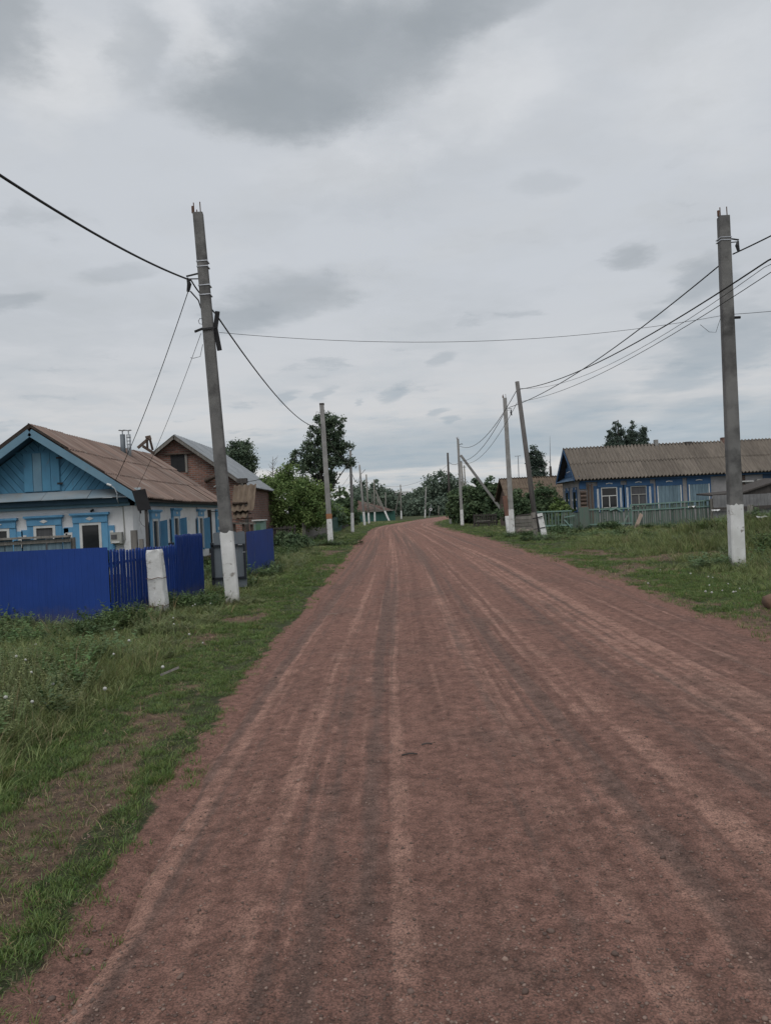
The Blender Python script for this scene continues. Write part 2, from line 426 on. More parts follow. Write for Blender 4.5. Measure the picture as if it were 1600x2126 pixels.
leaf_dark = leaf_mat('poplar_leaf', (.068, .105, .072), (.115, .155, .095))
leaf_bush = leaf_mat('bush_leaf', (.09, .155, .05), (.185, .245, .085))
leaf_mid = leaf_mat('garden_leaf', (.072, .118, .065), (.125, .175, .088))
leaf_far = leaf_mat('far_leaf', (.105, .145, .112), (.15, .192, .14))  # greens lightened: distance haze is put into the leaf colour
leaf_fir = leaf_mat('conifer_leaf', (.06, .088, .075), (.098, .13, .10))
grass_s = leaf_mat('lawn_blade', (.085, .155, .042), (.15, .20, .065), .25, .28)
grass_m = leaf_mat('meadow_blade', (.12, .175, .06), (.22, .245, .10), .25, .3)
weed_m = leaf_mat('wormwood_leaf', (.135, .185, .075), (.27, .295, .14), .2, .28)
herb_m = leaf_mat('herb_leaf', (.075, .14, .05), (.13, .185, .075), .2, .25)
straw_m = leaf_mat('dry_straw', (.26, .19, .11), (.35, .27, .16), .2, .25)

# ------------------------------------------------------------------ ground and road
_rg = np.random.RandomState(11)
_T = _rg.rand(256, 256)


def vnoise(x, y):
    xi, yi = np.floor(x).astype(int), np.floor(y).astype(int); fx, fy = x - xi, y - yi
    fx = fx * fx * (3 - 2 * fx); fy = fy * fy * (3 - 2 * fy)
    a, b = _T[xi % 256, yi % 256], _T[(xi + 1) % 256, yi % 256]
    c, d = _T[xi % 256, (yi + 1) % 256], _T[(xi + 1) % 256, (yi + 1) % 256]
    return (a * (1 - fx) + b * fx) * (1 - fy) + (c * (1 - fx) + d * fx) * fy


def fbm(x, y, s, o=4):
    t, a, w = 0, 1.0, 0
    for i in range(o):
        t = t + a * vnoise(x * s + 17.3 * i, y * s + 9.1 * i); w += a; a *= .5; s *= 2.03
    return t / w


def sst(x, a, b):
    t = np.clip((x - a) / (b - a), 0, 1); return t * t * (3 - 2 * t)


_yy = np.array([-60, 4, 8, 14, 22, 45, 70, 80, 90, 100, 110, 122, 135, 150, 182, 220, 260, 400.])
_le = np.array([-1.2, -1.27, -1.36, -1.38, -1.4, -1.42, -1.4, -1.15, -.4, .95, 2.3, 4.0, 5.9, 8.2, 14.8, 24, 36, 85.])
_ri = np.array([3.9, 3.95, 4.05, 4.3, 4.65, 4.9, 4.75, 4.8, 5.2, 6.2, 7.7, 9.8, 12, 14.9, 21.5, 31, 43, 92.])


def edge_l(y): return np.interp(y, _yy, _le) + (fbm(np.asarray(y, float), np.asarray(y, float) * 0 + 3.3, .45, 3) - .5) * .40


def edge_r(y): return np.interp(y, _yy, _ri) + (fbm(np.asarray(y, float), np.asarray(y, float) * 0 + 8.3, .4, 3) - .5) * .55


def off_road(x, y):
    """metres outside the road edge (negative on the road), and the side"""
    l, r = edge_l(y), edge_r(y)
    return np.where(x < (l + r) / 2, l - x, x - r), x < (l + r) / 2


def ground_z(x, y):
    x, y = np.asarray(x, float), np.asarray(y, float)
    d, left = off_road(x, y)
    z = -.07 * (1 - sst(d, -.3, .02))
    z = z + sst(d, 0, 1.2) * (fbm(x, y, .35, 4) - .5) * .16 + sst(d, .1, .6) * (fbm(x, y, 2.2, 3) - .5) * .05
    # grassy heap on the far verge
    g = np.exp(-(((x - 12.4) / 3.3) ** 2 + ((y - 24.5) / 3.4) ** 2) ** 1.3)
    z = z + g * (.68 + (fbm(x, y, .9, 3) - .5) * .5)
    return z


def gz(x, y): return float(ground_z(np.array([x]), np.array([y]))[0])


def soil_mask(x, y):
    """bare red earth and dry litter, 0..1"""
    d, left = off_road(x, y)
    n = fbm(x, y, 1.3, 5); n2 = fbm(x + 40, y, 3.5, 4); n3 = fbm(x + 90, y * .6, .8, 4)
    path = sst(d, .22 + .12 * n2, .42) * (1 - sst(d, .55 + .3 * n3, .95 + .35 * n3)) * (1 - sst(y, 6.5, 10)) * .92
    path = np.maximum(path, (1 - sst(y, 2.4, 3.6)) * (1 - sst(d, .3, .7)) * .45)
    a = np.where(left, path, 0)
    a = np.maximum(a, (1 - sst(d, .0, .22)) * .95)
    a = np.maximum(a, np.where(left, 0, 1 - sst(d, .25, 1.0)) * .85)
    for cx, cy, rx, ry, k in ((7.3, 20.8, 2.6, 1.3, 1.15), (5.9, 18.4, .8, 1.6, 1.1), (9.9, 19.3, 1.2, .8, 1.0), (6.4, 25, 1.0, 2.0, 1.0), (5.6, 10.3, 1.2, .8, .9), (-2.2, 13.0, .4, 1.6, .8),
                              (-2.0, 24, .5, 3, .7), (-2.3, 33, .5, 3, .7), (-2.6, 10.2, .35, .9, .7), (9, 27, 2, 1, .7)):
        a = np.maximum(a, k * np.exp(-(((x - cx) / rx) ** 2 + ((y - cy) / ry) ** 2)))
    m = sst(a + (n - .5) * 1.5 + (n2 - .5) * 1.1, .34, .72)
    m = np.clip(m * sst(a, .04, .2), 0, 1)
    return np.maximum(m, 1 - sst(d + (n2 - .5) * .35, .02, .16))


def grid_axis(lo_far, lo, hi, hi_far, step, grow, step2=None, mid=None):
    v = list(np.arange(lo, hi, step)); s = step
    p = hi
    while p < hi_far: v.append(p); s *= grow; p += s
    v.append(hi_far)
    s = step; p = lo; w = []
    while p > lo_far: s *= grow; p -= s; w.append(max(p, lo_far))
    return np.array(w[::-1] + v)


def np_mesh(name, verts, faces, mats, attrs=None, smooth=False, uv=None):
    """a mesh straight from arrays; faces are all of one size"""
    me = bpy.data.meshes.new(name); k = faces.shape[1]
    me.vertices.add(len(verts)); me.vertices.foreach_set('co', verts.astype(np.float32).ravel())
    me.loops.add(faces.size); me.loops.foreach_set('vertex_index', faces.astype(np.int32).ravel())
    me.polygons.add(len(faces)); me.polygons.foreach_set('loop_start', np.arange(0, faces.size, k, dtype=np.int32))
    if smooth: me.polygons.foreach_set('use_smooth', np.ones(len(faces), bool))
    for nm, arr in (attrs or {}).items():
        a = me.attributes.new(nm, 'FLOAT', 'POINT'); a.data.foreach_set('value', arr.astype(np.float32).ravel())
    if uv is not None:
        l = me.uv_layers.new(name='UVMap'); l.data.foreach_set('uv', uv[faces.ravel()].astype(np.float32).ravel())
    me.update(calc_edges=True); me.validate()
    for m in mats: me.materials.append(m)
    return me


def grid_faces(nx, ny):
    i = np.arange(nx - 1); j = np.arange(ny - 1); I, J = np.meshgrid(i, j)
    a = (J * nx + I).ravel()
    return np.stack([a, a + 1, a + 1 + nx, a + nx], 1)


def earth_nodes(m, road):
    nt = m.node_tree; L = nt.links.new; b = nt.nodes['Principled BSDF']; b.inputs['Roughness'].default_value = .97
    b.inputs['Specular IOR Level'].default_value = .15
    ge = nt.nodes.new('ShaderNodeNewGeometry')
    uvn = nt.nodes.new('ShaderNodeUVMap') if road else None

    def noise(s, d=5, r=.6, vec=None, dist=0.0):
        n = nt.nodes.new('ShaderNodeTexNoise'); n.inputs['Scale'].default_value = s; n.inputs['Detail'].default_value = d
        n.inputs['Roughness'].default_value = r; n.inputs['Distortion'].default_value = dist; L(vec or ge.outputs['Position'], n.inputs['Vector']); return n.outputs['Fac']

    def rng(x, a, z, o0=0.0, o1=1.0, sm=True):
        n = nt.nodes.new('ShaderNodeMapRange'); L(x, n.inputs[0])
        if sm: n.interpolation_type = 'SMOOTHSTEP'
        for i, q in enumerate((a, z, o0, o1)): n.inputs[i + 1].default_value = q
        return n.outputs[0]

    def mix(f, a, z, bt='MIX'):
        n = nt.nodes.new('ShaderNodeMix'); n.data_type = 'RGBA'; n.blend_type = bt
        for s_, v in ((0, f), (6, a), (7, z)):
            if isinstance(v, tuple): n.inputs[s_].default_value = v + (1,)
            elif isinstance(v, float): n.inputs[s_].default_value = v
            else: L(v, n.inputs[s_])
        return n.outputs[2]

    def ma(op, a, z):
        n = nt.nodes.new('ShaderNodeMath'); n.operation = op
        for i, v in enumerate((a, z)):
            if isinstance(v, float): n.inputs[i].default_value = v
            else: L(v, n.inputs[i])
        return n.outputs[0]

    def stretched(sx, sy):
        mp = nt.nodes.new('ShaderNodeMapping'); mp.inputs['Scale'].default_value = (sx, sy, 1); L(uvn.outputs[0], mp.inputs[0]); return mp.outputs[0]
    vo = nt.nodes.new('ShaderNodeTexVoronoi'); vo.inputs['Scale'].default_value = 46; L(ge.outputs['Position'], vo.inputs['Vector'])
    vo2 = nt.nodes.new('ShaderNodeTexVoronoi'); vo2.inputs['Scale'].default_value = 120; L(ge.outputs['Position'], vo2.inputs['Vector'])
    red, pale, dark = (.262, .146, .117), (.40, .235, .186), (.165, .112, .096)
    if road:
        def lane(sx, sy, off, d=2, dist=.25):
            mp = nt.nodes.new('ShaderNodeMapping'); mp.inputs['Scale'].default_value = (sx, sy, 1); mp.inputs['Location'].default_value = (off, off * .7, 0)
            L(uvn.outputs[0], mp.inputs[0]); return noise(1.0, d, .55, mp.outputs[0], dist)

        def wsum(*tw):
            a = ma('MULTIPLY', tw[0][0], tw[0][1])
            for x, w in tw[1:]: a = ma('ADD', a, ma('MULTIPLY', x, w))
            return a
        mott = noise(2.2, 9, .7); mott2 = noise(.55, 4, .6); t3 = lane(19, .42, 31, 3)
        f1 = wsum((lane(2.9, .016, 3, 2, .2), .40), (lane(8.0, .05, 11, 2, .3), .28), (t3, .10), (mott, .22))
        f2 = wsum((lane(2.3, .018, 57, 2, .2), .44), (lane(8.5, .06, 71, 2, .3), .28), (t3, .10), (noise(3.1, 9, .72), .18))
        f3 = wsum((lane(5.5, .05, 91), .5), (mott, .3), (mott2, .2))
        c = mix(ma('MULTIPLY', rng(f3, .49, .56), .55), red, (.175, .098, .08))
        c = mix(ma('MULTIPLY', rng(f1, .502, .568), rng(noise(.9, 6, .7), .36, .58, .35, 1.0)), c, pale)
        c = mix(ma('MULTIPLY', rng(f2, .51, .58), .75), c, dark)
        c = mix(ma('MULTIPLY', rng(mott2, .5, .68), .4), c, (.185, .125, .105))
    else:
        so = nt.nodes.new('ShaderNodeAttribute'); so.attribute_name = 'soil'
        dr = nt.nodes.new('ShaderNodeAttribute'); dr.attribute_name = 'near'
        turf = mix(rng(noise(5.0, 6, .7), .35, .65), (.042, .062, .024), (.072, .075, .038))
        turf = mix(ma('MULTIPLY', rng(noise(.35, 4), .45, .65), .6), turf, (.05, .082, .03))
        brown = mix(rng(noise(7.0, 6, .7), .38, .62), (.185, .125, .088), (.115, .083, .062))
        earth = mix(dr.outputs['Fac'], brown, red)
        fr = ma('ADD', so.outputs['Fac'], ma('MULTIPLY', ma('SUBTRACT', noise(14.0, 5, .7), .5), .9))
        c = mix(rng(fr, .3, .62), turf, earth)
    grain = noise(11.0, 10, .82)
    c = mix(.9, c, mix(rng(grain, .36, .64, 0.0, 1.0, False), (.50, .485, .475), (1.55, 1.53, 1.51)), 'MULTIPLY')
    peb = ma('MULTIPLY', rng(vo.outputs['Distance'], .0, .32, 1.0, 0.0), rng(noise(9.0, 3), .5, .62))
    c = mix(ma('MULTIPLY', peb, .35), c, (.29, .225, .19))
    c = mix(ma('MULTIPLY', rng(vo2.outputs['Distance'], .42, .7), .45), c, (.05, .04, .036))
    L(c, b.inputs['Base Color'])
    hgt = ma('ADD', ma('MULTIPLY', grain, .6), ma('ADD', ma('MULTIPLY', peb, .7), ma('MULTIPLY', noise(16.0, 5, .7), 1.2)))
    bp = nt.nodes.new('ShaderNodeBump'); bp.inputs['Distance'].default_value = .04; bp.inputs['Strength'].default_value = .95
    L(hgt, bp.inputs['Height']); L(bp.outputs[0], b.inputs['Normal'])


def make_ground():
    xs = grid_axis(-1500, -7.5, 9.0, 1500, .1, 1.07); ys = grid_axis(-60, 1.6, 18, 2500, .1, 1.035)
    X, Y = np.meshgrid(xs, ys); x, y = X.ravel(), Y.ravel()
    z = ground_z(x, y); s = soil_mask(x, y); d, _ = off_road(x, y)
    me = np_mesh('ground', np.stack([x, y, z], 1), grid_faces(len(xs), len(ys)), [], {'soil': s, 'near': 1 - sst(d, .0, .5)}, True)
    m = bpy.data.materials.new('verge_earth'); m.use_nodes = True; earth_nodes(m, False); me.materials.append(m)
    tag(link('ground', me), kind='structure')


def road_z(x, y):
    l, r = edge_l(y), edge_r(y); s = np.clip((x - (l + r) / 2) / ((r - l) / 2), -1, 1)
    z = .012 + .055 * (1 - s * s) + (fbm(x * 2.1, y * .05, 1.0, 2) - .5) * .06 + (fbm(x * 7 + 3, y * .12, 1.0, 2) - .5) * .026 + (fbm(x, y, 2.4, 5) - .5) * .028
    return z - .05 * sst(np.abs(s), .94, 1.0)


def make_road():
    t = np.concatenate([np.linspace(-1, -.9, 8), np.linspace(-.88, .88, 150), np.linspace(.9, 1, 8)])
    ys = np.concatenate([np.arange(-20, 1.6, .6), np.arange(1.6, 14, .06), 14 * 1.012 ** np.arange(0, 250)]); ys = ys[ys < 330]
    T, Y = np.meshgrid(t, ys); l, r = edge_l(Y), edge_r(Y)
    X = (l + r) / 2 + T * (r - l) / 2 * 1.03; x, y = X.ravel(), Y.ravel()
    smooth_mid = (np.interp(Y, _yy, _le) + np.interp(Y, _yy, _ri)) / 2
    uv = np.stack([(X - smooth_mid).ravel(), y], 1)
    me = np_mesh('road', np.stack([x, y, road_z(x, y)], 1), grid_faces(len(t), len(ys)), [], None, True, uv)
    m = bpy.data.materials.new('red_gravel'); m.use_nodes = True; earth_nodes(m, True); me.materials.append(m)
    tag(link('road', me), kind='structure')


make_ground(); make_road()


def surf_z(x, y):
    d, _ = off_road(x, y); return np.where(d < 0, np.maximum(road_z(x, y), ground_z(x, y)), ground_z(x, y))


# loose stones on the road
def make_gravel():
    ph = (1 + 5 ** .5) / 2
    ico = np.array([(-1, ph, 0), (1, ph, 0), (-1, -ph, 0), (1, -ph, 0), (0, -1, ph), (0, 1, ph), (0, -1, -ph), (0, 1, -ph), (ph, 0, -1), (ph, 0, 1), (-ph, 0, -1), (-ph, 0, 1)]) / 1.9
    icf = np.array([(0, 11, 5), (0, 5, 1), (0, 1, 7), (0, 7, 10), (0, 10, 11), (1, 5, 9), (5, 11, 4), (11, 10, 2), (10, 7, 6), (7, 1, 8), (3, 9, 4), (3, 4, 2), (3, 2, 6), (3, 6, 8), (3, 8, 9), (4, 9, 5), (2, 4, 11), (6, 2, 10), (8, 6, 7), (9, 8, 1)])
    g = np.random.RandomState(5); n = 22000
    y = 2.2 + 10 * g.rand(n) ** 1.7; x = (g.rand(n) * 2 - 1) * (.53 * y + .4) + .2
    d, lf = off_road(x, y); keep = (d < .7) & (fbm(x, y, 1.1, 3) + g.rand(n) * .5 > .62); x, y, d = x[keep], y[keep], d[keep]; n = len(x)
    r = .0022 + .005 * g.rand(n) ** 2.8 + (g.rand(n) > .994) * .008
    sc3 = np.stack([r * (.8 + .6 * g.rand(n)), r * (.8 + .6 * g.rand(n)), r * (.5 + .35 * g.rand(n))], 1)
    jit = 1 + (g.rand(n, 12, 1) - .5) * .5
    v = ico[None] * jit * sc3[:, None, :]; th = g.rand(n) * 6.28; c, s = np.cos(th)[:, None], np.sin(th)[:, None]
    v = np.stack([v[:, :, 0] * c - v[:, :, 1] * s + x[:, None], v[:, :, 0] * s + v[:, :, 1] * c + y[:, None], v[:, :, 2] + (surf_z(x, y) + r * .25)[:, None]], 2)
    f = (icf[None] + 12 * np.arange(n)[:, None, None]).reshape(-1, 3)
    m = leaf_mat('pebble', (.10, .07, .06), (.29, .205, .17), 0.0, rough=.95)
    me = np_mesh('gravel', v.reshape(-1, 3), f, [m], {'var': np.repeat(g.rand(n) ** 2, 12)})
    tag(link('gravel', me), 'loose red and grey stones strewn over the road', 'gravel', kind='stuff')


make_gravel()

# ------------------------------------------------------------------ grass, weeds
plants = bpy.data.collections.new('plant_kinds')   # sources of the scattered plants, not in the scene


def blades(n, h, spread, w, lean, seed, mat_, name, leafy=0):
    g = np.random.RandomState(seed); vs, fs, va = [], [], []
    for i in range(n):
        a = g.rand() * 6.28; r = spread * g.rand() ** .6; x, y = r * math.cos(a), r * math.sin(a)
        hh = h * (.45 + .65 * g.rand()); a2 = a + (g.rand() - .5) * 2.2; le = lean * hh * (.3 + g.rand())
        b = g.rand() * 3.14; dx, dy = w * math.cos(b) / 2, w * math.sin(b) / 2; q = g.rand()
        k = len(vs)
        mx, my = x + le * .35 * math.cos(a2), y + le * .35 * math.sin(a2); tx, ty = x + le * math.cos(a2), y + le * math.sin(a2)
        if not leafy:
            vs += [(x - dx, y - dy, -.02), (x + dx, y + dy, -.02), (mx + dx * .8, my + dy * .8, hh * .6), (mx - dx * .8, my - dy * .8, hh * .6), (tx, ty, hh), (tx, ty, hh)]
            fs += [(k, k + 1, k + 2, k + 3), (k + 3, k + 2, k + 4, k + 5)]; va += [q] * 6
        else:
            sw = .0018 + h * .002
            vs += [(x - sw, y, -.02), (x + sw, y, -.02), (tx + sw, ty, hh), (tx - sw, ty, hh)]; fs += [(k, k + 1, k + 2, k + 3)]; va += [q] * 4
            for j in range(leafy):
                t = .12 + .9 * (j + g.rand()) / leafy; t = min(t, 1)
                cx, cy, cz = x + (tx - x) * t, y + (ty - y) * t, hh * t
                la = g.rand() * 6.28; ll = w * (1.15 - .55 * t) * (.6 + .8 * g.rand()); lw = ll * .3; up = (g.rand() - .25) * ll * .9
                ca, sa = math.cos(la), math.sin(la); k = len(vs)
                vs += [(cx, cy, cz), (cx + ca * ll * .5 - sa * lw, cy + sa * ll * .5 + ca * lw, cz + up * .6), (cx + ca * ll, cy + sa * ll, cz + up * .8), (cx + ca * ll * .5 + sa * lw, cy + sa * ll * .5 - ca * lw, cz + up * .6)]
                fs += [(k, k + 1, k + 2, k + 3)]; va += [min(1, max(0, q * .5 + .5 * g.rand()))] * 4
    me = np_mesh(name, np.array(vs), np.array(fs), [mat_], {'var': np.array(va)})
    o = bpy.data.objects.new(name, me); return o


def scatter(name, label, cat, kinds, pts, rot, scl, idx):
    c = bpy.data.collections.new(name + '_kinds')
    for i, o in enumerate(kinds):
        o.name = '%02d_%s_kind' % (i, name); c.objects.link(o)
    me = bpy.data.meshes.new(name); me.vertices.add(len(pts)); me.vertices.foreach_set('co', pts.astype(np.float32).ravel())
    for nm, tp, key, arr in (('rot', 'FLOAT_VECTOR', 'vector', rot), ('scl', 'FLOAT_VECTOR', 'vector', scl), ('idx', 'INT', 'value', idx)):
        a = me.attributes.new(nm, tp, 'POINT'); a.data.foreach_set(key, arr.ravel())
    me.update(); o = link(name, me)
    ng = bpy.data.node_groups.new(name + '_scatter', 'GeometryNodeTree')
    ng.interface.new_socket('Geometry', in_out='INPUT', socket_type='NodeSocketGeometry'); ng.interface.new_socket('Geometry', in_out='OUTPUT', socket_type='NodeSocketGeometry')
    N = ng.nodes.new; L = ng.links.new
    gi, go = N('NodeGroupInput'), N('NodeGroupOutput'); ci = N('GeometryNodeCollectionInfo'); ci.inputs[0].default_value = c
    ci.inputs['Separate Children'].default_value = True; ci.inputs['Reset Children'].default_value = True
    ip = N('GeometryNodeInstanceOnPoints'); ip.inputs['Pick Instance'].default_value = True

    def attr(nm, tp):
        n = N('GeometryNodeInputNamedAttribute'); n.data_type = tp; n.inputs['Name'].default_value = nm; return n.outputs['Attribute']
    er = N('FunctionNodeEulerToRotation'); L(attr('rot', 'FLOAT_VECTOR'), er.inputs[0])
    L(gi.outputs[0], ip.inputs['Points']); L(ci.outputs[0], ip.inputs['Instance']); L(attr('idx', 'INT'), ip.inputs['Instance Index'])
    L(er.outputs[0], ip.inputs['Rotation']); L(attr('scl', 'FLOAT_VECTOR'), ip.inputs['Scale']); L(ip.outputs[0], go.inputs[0])
    md = o.modifiers.new('scatter', 'NODES'); md.node_group = ng
    return tag(o, label, cat, kind='stuff')


def sown(seed, bands, dens):
    """points over the verges, dens(x, y, d, left) in 0..1"""
    g = np.random.RandomState(seed); out = []
    for y0, y1, per, k in bands:
        w = .56 * y1 + 1.5; n = int(per * (y1 - y0) * 2 * w)
        x = (g.rand(n) * 2 - 1) * w; y = y0 + (y1 - y0) * g.rand(n)
        m = np.abs(x) < .56 * y + 1.2; x, y = x[m], y[m]
        d, lf = off_road(x, y); p = dens(x, y, d, lf); m = g.rand(len(x)) < p
        out.append(np.stack([x[m], y[m], np.full(m.sum(), k)], 1))
    p = np.concatenate(out); n = len(p)
    pts = np.stack([p[:, 0], p[:, 1], ground_z(p[:, 0], p[:, 1])], 1)
    rot = np.stack([(g.rand(n) - .5) * .3, (g.rand(n) - .5) * .3, g.rand(n) * 6.28], 1)
    return pts, rot, p[:, 2], g


def inside_house(x, y):
    a = (x < -6.6) & (y > 20.3) & (y < 31.6)
    b = (x > 11.9) & (y > 47.8) & (y < 54)
    c = (x < -6.2) & (y > 35.8) & (y < 46.5)
    return a | b | c


FEET = ((-2.97, 14.7), (7.8, 17.2), (-4.0, 13.3), (6.7, 36), (7.1, 35.8), (6.65, 41), (-2.95, 41.6))


def at_feet(x, y, r):
    p = 0
    for fx, fy in FEET: p = np.maximum(p, np.exp(-(((x - fx) ** 2 + (y - fy) ** 2) / r ** 2) ** 2))
    return p


def make_grass():
    # short lawn beside the road
    def d_short(x, y, d, lf):
        s = soil_mask(x, y); n = fbm(x, y, .9, 3)
        lim = np.where(lf, 1.25 + .5 * n, 1.3 + 1.2 * n)
        p = np.maximum(np.where(lf & (d < .5), .25 + .75 * sst(fbm(x * 1.3 + 7, y * .9, 2.0, 3), .38, .55), 1) * sst(d, -.05, .2) * (1 - s * .84), .10 * sst(d, -.22, .05) * sst(n, .4, .6)) * np.where(d < lim, 1, .35)
        return np.where((d > -.22) & (d < 14), p, 0) * ~inside_house(x, y)
    pts, rot, k, g = sown(3, ((1.8, 5, 900, 1.0), (5, 9, 560, 1.1), (9, 16, 230, 1.45), (16, 30, 70, 2.2), (30, 60, 18, 3.6), (60, 130, 5, 6)), d_short)
    n = len(pts); h = .35 + .5 * g.rand(n) + (fbm(pts[:, 0], pts[:, 1], 1.2, 3) - .5) * .7
    scl = np.stack([k, k, h * np.minimum(k, 1.9) * .72], 1)
    kinds = [blades(16, .062, .045, .0045, .7, 20 + i, grass_s, 'lawn') for i in range(5)] + [blades(9, .05, .05, .0035, 1.1, 31, straw_m, 'lawn')]
    idx = g.randint(0, 5, n); idx[g.rand(n) < .06] = 5
    scatter('short_grass', 'short green grass along both edges of the red road', 'grass', kinds, pts, rot, scl, idx)

    # dry straw litter on the bare strips
    def d_straw(x, y, d, lf):
        s = soil_mask(x, y); return np.where((d > .02) & (d < 9), .15 + s * .85, 0) * sst(d, 0, .25)
    pts, rot, k, g = sown(4, ((1.8, 6, 150, 1.0), (6, 14, 60, 1.3), (14, 30, 14, 2.2)), d_straw)
    n = len(pts); scl = np.stack([k, k, k * (.3 + .5 * g.rand(n))], 1)
    kinds = [blades(7, .04, .06, .003, 2.2, 60 + i, straw_m, 'straw') for i in range(4)]
    scatter('dry_straw', 'dry straw litter on the bare verge strips', 'straw', kinds, pts, rot, scl, g.randint(0, 4, n))

    # taller meadow grass
    def d_tall(x, y, d, lf):
        s = soil_mask(x, y); n = fbm(x + 5, y, .8, 4)
        p = np.maximum(np.where(lf, sst(d, .95, 1.7), sst(d, 1.3, 3.6)) * (1 - s) * sst(n, .25, .55), at_feet(x, y, .5))
        return np.where(d < 60, p, 0) * ~inside_house(x, y)
    pts, rot, k, g = sown(5, ((3, 9, 300, 1.0), (9, 16, 140, 1.15), (16, 30, 40, 1.6), (30, 60, 10, 2.5), (60, 130, 2.2, 4.2)), d_tall)
    n = len(pts); d, lf = off_road(pts[:, 0], pts[:, 1]); h = (.45 + .7 * fbm(pts[:, 0], pts[:, 1], .7, 3)) * (.7 + .5 * g.rand(n)) * np.where(lf, (.5 + .45 * sst(d, 1.0, 2.2)) * (1 - .4 * sst(pts[:, 1], 8.5, 11.5)), .5 + .5 * sst(d, 2, 5)) * (1 - .5 * sst(pts[:, 1], 24, 40))
    scl = np.stack([k, k, h * np.minimum(k, 1.35)], 1)
    kinds = [blades(17, .30, .07, .006, .55, 80 + i, grass_m, 'meadow') for i in range(5)] + [blades(8, .36, .06, .004, .5, 90, straw_m, 'meadow')]
    idx = g.randint(0, 5, n); idx[g.rand(n) < .05] = 5
    scatter('meadow_grass', 'tall meadow grass growing behind the short verge', 'grass', kinds, pts, rot, scl, idx)

    # grey-green weeds
    def d_weed(x, y, d, lf):
        s = soil_mask(x, y); n = fbm(x + 25, y + 3, .75, 4)
        p = .9 * at_feet(x, y, .38) + np.where(lf, sst(d, 1.15, 1.9), sst(d, 3.0, 5.5) * .6) * (1 - s) * sst(n, .44, .58) * .85
        p = np.maximum(p, .8 * np.exp(-(((x - 12.2) / 3.2) ** 2 + ((y - 24) / 3) ** 2) ** 1.5))
        return np.where(d < 40, p, 0) * ~inside_house(x, y)
    pts, rot, k, g = sown(6, ((3, 9, 120, 1.0), (9, 16, 60, 1.1), (16, 30, 17, 1.5), (30, 60, 3.2, 2.0)), d_weed)
    n = len(pts); d, lf = off_road(pts[:, 0], pts[:, 1]); h = (.45 + .65 * g.rand(n)) * np.where(lf, (.62 + .45 * sst(d, 1.3, 2.4)) * (1 - .45 * sst(pts[:, 1], 8, 11)), .55)
    scl = np.stack([k * .9, k * .9, h * np.minimum(k, 1.25)], 1)
    kinds = [blades(10, .40, .08, .032, .35, 100 + i, weed_m, 'weed', 26) for i in range(5)] + [blades(5, .62, .07, .005, .35, 111, straw_m, 'weed'), blades(4, .5, .05, .03, .3, 112, herb_m, 'weed', 22)]
    scatter('wormwood_weeds', 'grey-green leafy weeds crowding the verge', 'weeds', kinds, pts, rot, scl, np.where(g.rand(n) < .16, g.randint(5, 7, n), g.randint(0, 5, n)))

    # broad dark herbs in clumps
    def d_herb(x, y, d, lf):
        n = fbm(x + 63, y + 21, .6, 3); p = sst(n, .58, .66) * np.where(lf, sst(d, 1.4, 2.0) * .6, sst(d, 3.5, 5) * .5)
        for cx, cy, r in ((-3.5, 14.0, .5), (7.3, 17.3, .55), (-3.3, 40, 1.6), (7, 34.4, 1.0), (6.6, 40, 1.0), (-4.3, 12.0, .4), (13, 25, 1.5)):
            p = np.maximum(p, np.exp(-(((x - cx) ** 2 + (y - cy) ** 2) / r ** 2) ** 1.5))
        return np.where(d < 40, p, 0) * ~inside_house(x, y)
    pts, rot, k, g = sown(8, ((3, 9, 55, 1.0), (9, 16, 40, 1.1), (16, 30, 16, 1.5), (30, 60, 4.0, 2.1)), d_herb)
    n = len(pts); h = (.6 + .7 * g.rand(n))
    scl = np.stack([k, k, h * np.minimum(k, 1.3)], 1)
    kinds = [blades(9, .26, .09, .07, .7, 130 + i, herb_m, 'herb', 13) for i in range(5)]
    scatter('broad_herbs', 'dark broad-leaved herbs in clumps on the verge', 'herbs', kinds, pts, rot, scl, g.randint(0, 5, n))


make_grass()

# ------------------------------------------------------------------ building blocks for houses and fences


def corr_mesh(name, w, l, waves, amp, mat_, th=.008, seg=4):
    """a corrugated sheet: x across, y up the slope, z out of it"""
    key = (name, round(w, 3), round(l, 3), waves, amp, mat_.name)
    if key in MESH_CACHE: return MESH_CACHE[key]
    n = waves * seg; vs, fs = [], []
    for j in (0, 1):
        for k in (0, 1):
            for i in range(n + 1):
                vs.append((w * i / n, l * j, amp * math.cos(2 * math.pi * i / seg) - th * k))
    c = n + 1
    for i in range(n):
        fs += [(i, i + 1, 2 * c + i + 1, 2 * c + i), (c + i, 3 * c + i, 3 * c + i + 1, c + i + 1), (i, c + i, c + i + 1, i + 1), (2 * c + i, 2 * c + i + 1, 3 * c + i + 1, 3 * c + i)]
    mb = MB().add(vs, fs); me = mb.mesh(name, mat_); MESH_CACHE[key] = me
    return me


def rib_mesh(name, w, l, pitch, h, mat_, wide=.3):
    """a profiled metal sheet with square ribs: x across, y up, z out"""
    key = (name, round(w, 3), round(l, 3), pitch, h, mat_.name)
    if key in MESH_CACHE: return MESH_CACHE[key]
    xs, zs = [0], [0]; n = max(1, round(w / pitch)); p = w / n
    for i in range(n):
        a = i * p; e = p * .08; b0 = a + p * (.5 - wide / 2); b1 = a + p * (.5 + wide / 2)
        xs += [b0, b0 + e, b1 - e, b1]; zs += [0, h, h, 0]
    xs.append(w); zs.append(0); c = len(xs)
    vs = [(xs[i], l * j, zs[i]) for j in (0, 1) for i in range(c)]
    fs = [(i, i + 1, c + i + 1, c + i) for i in range(c - 1)]
    me = MB().add(vs, fs).mesh(name, mat_); MESH_CACHE[key] = me
    return me


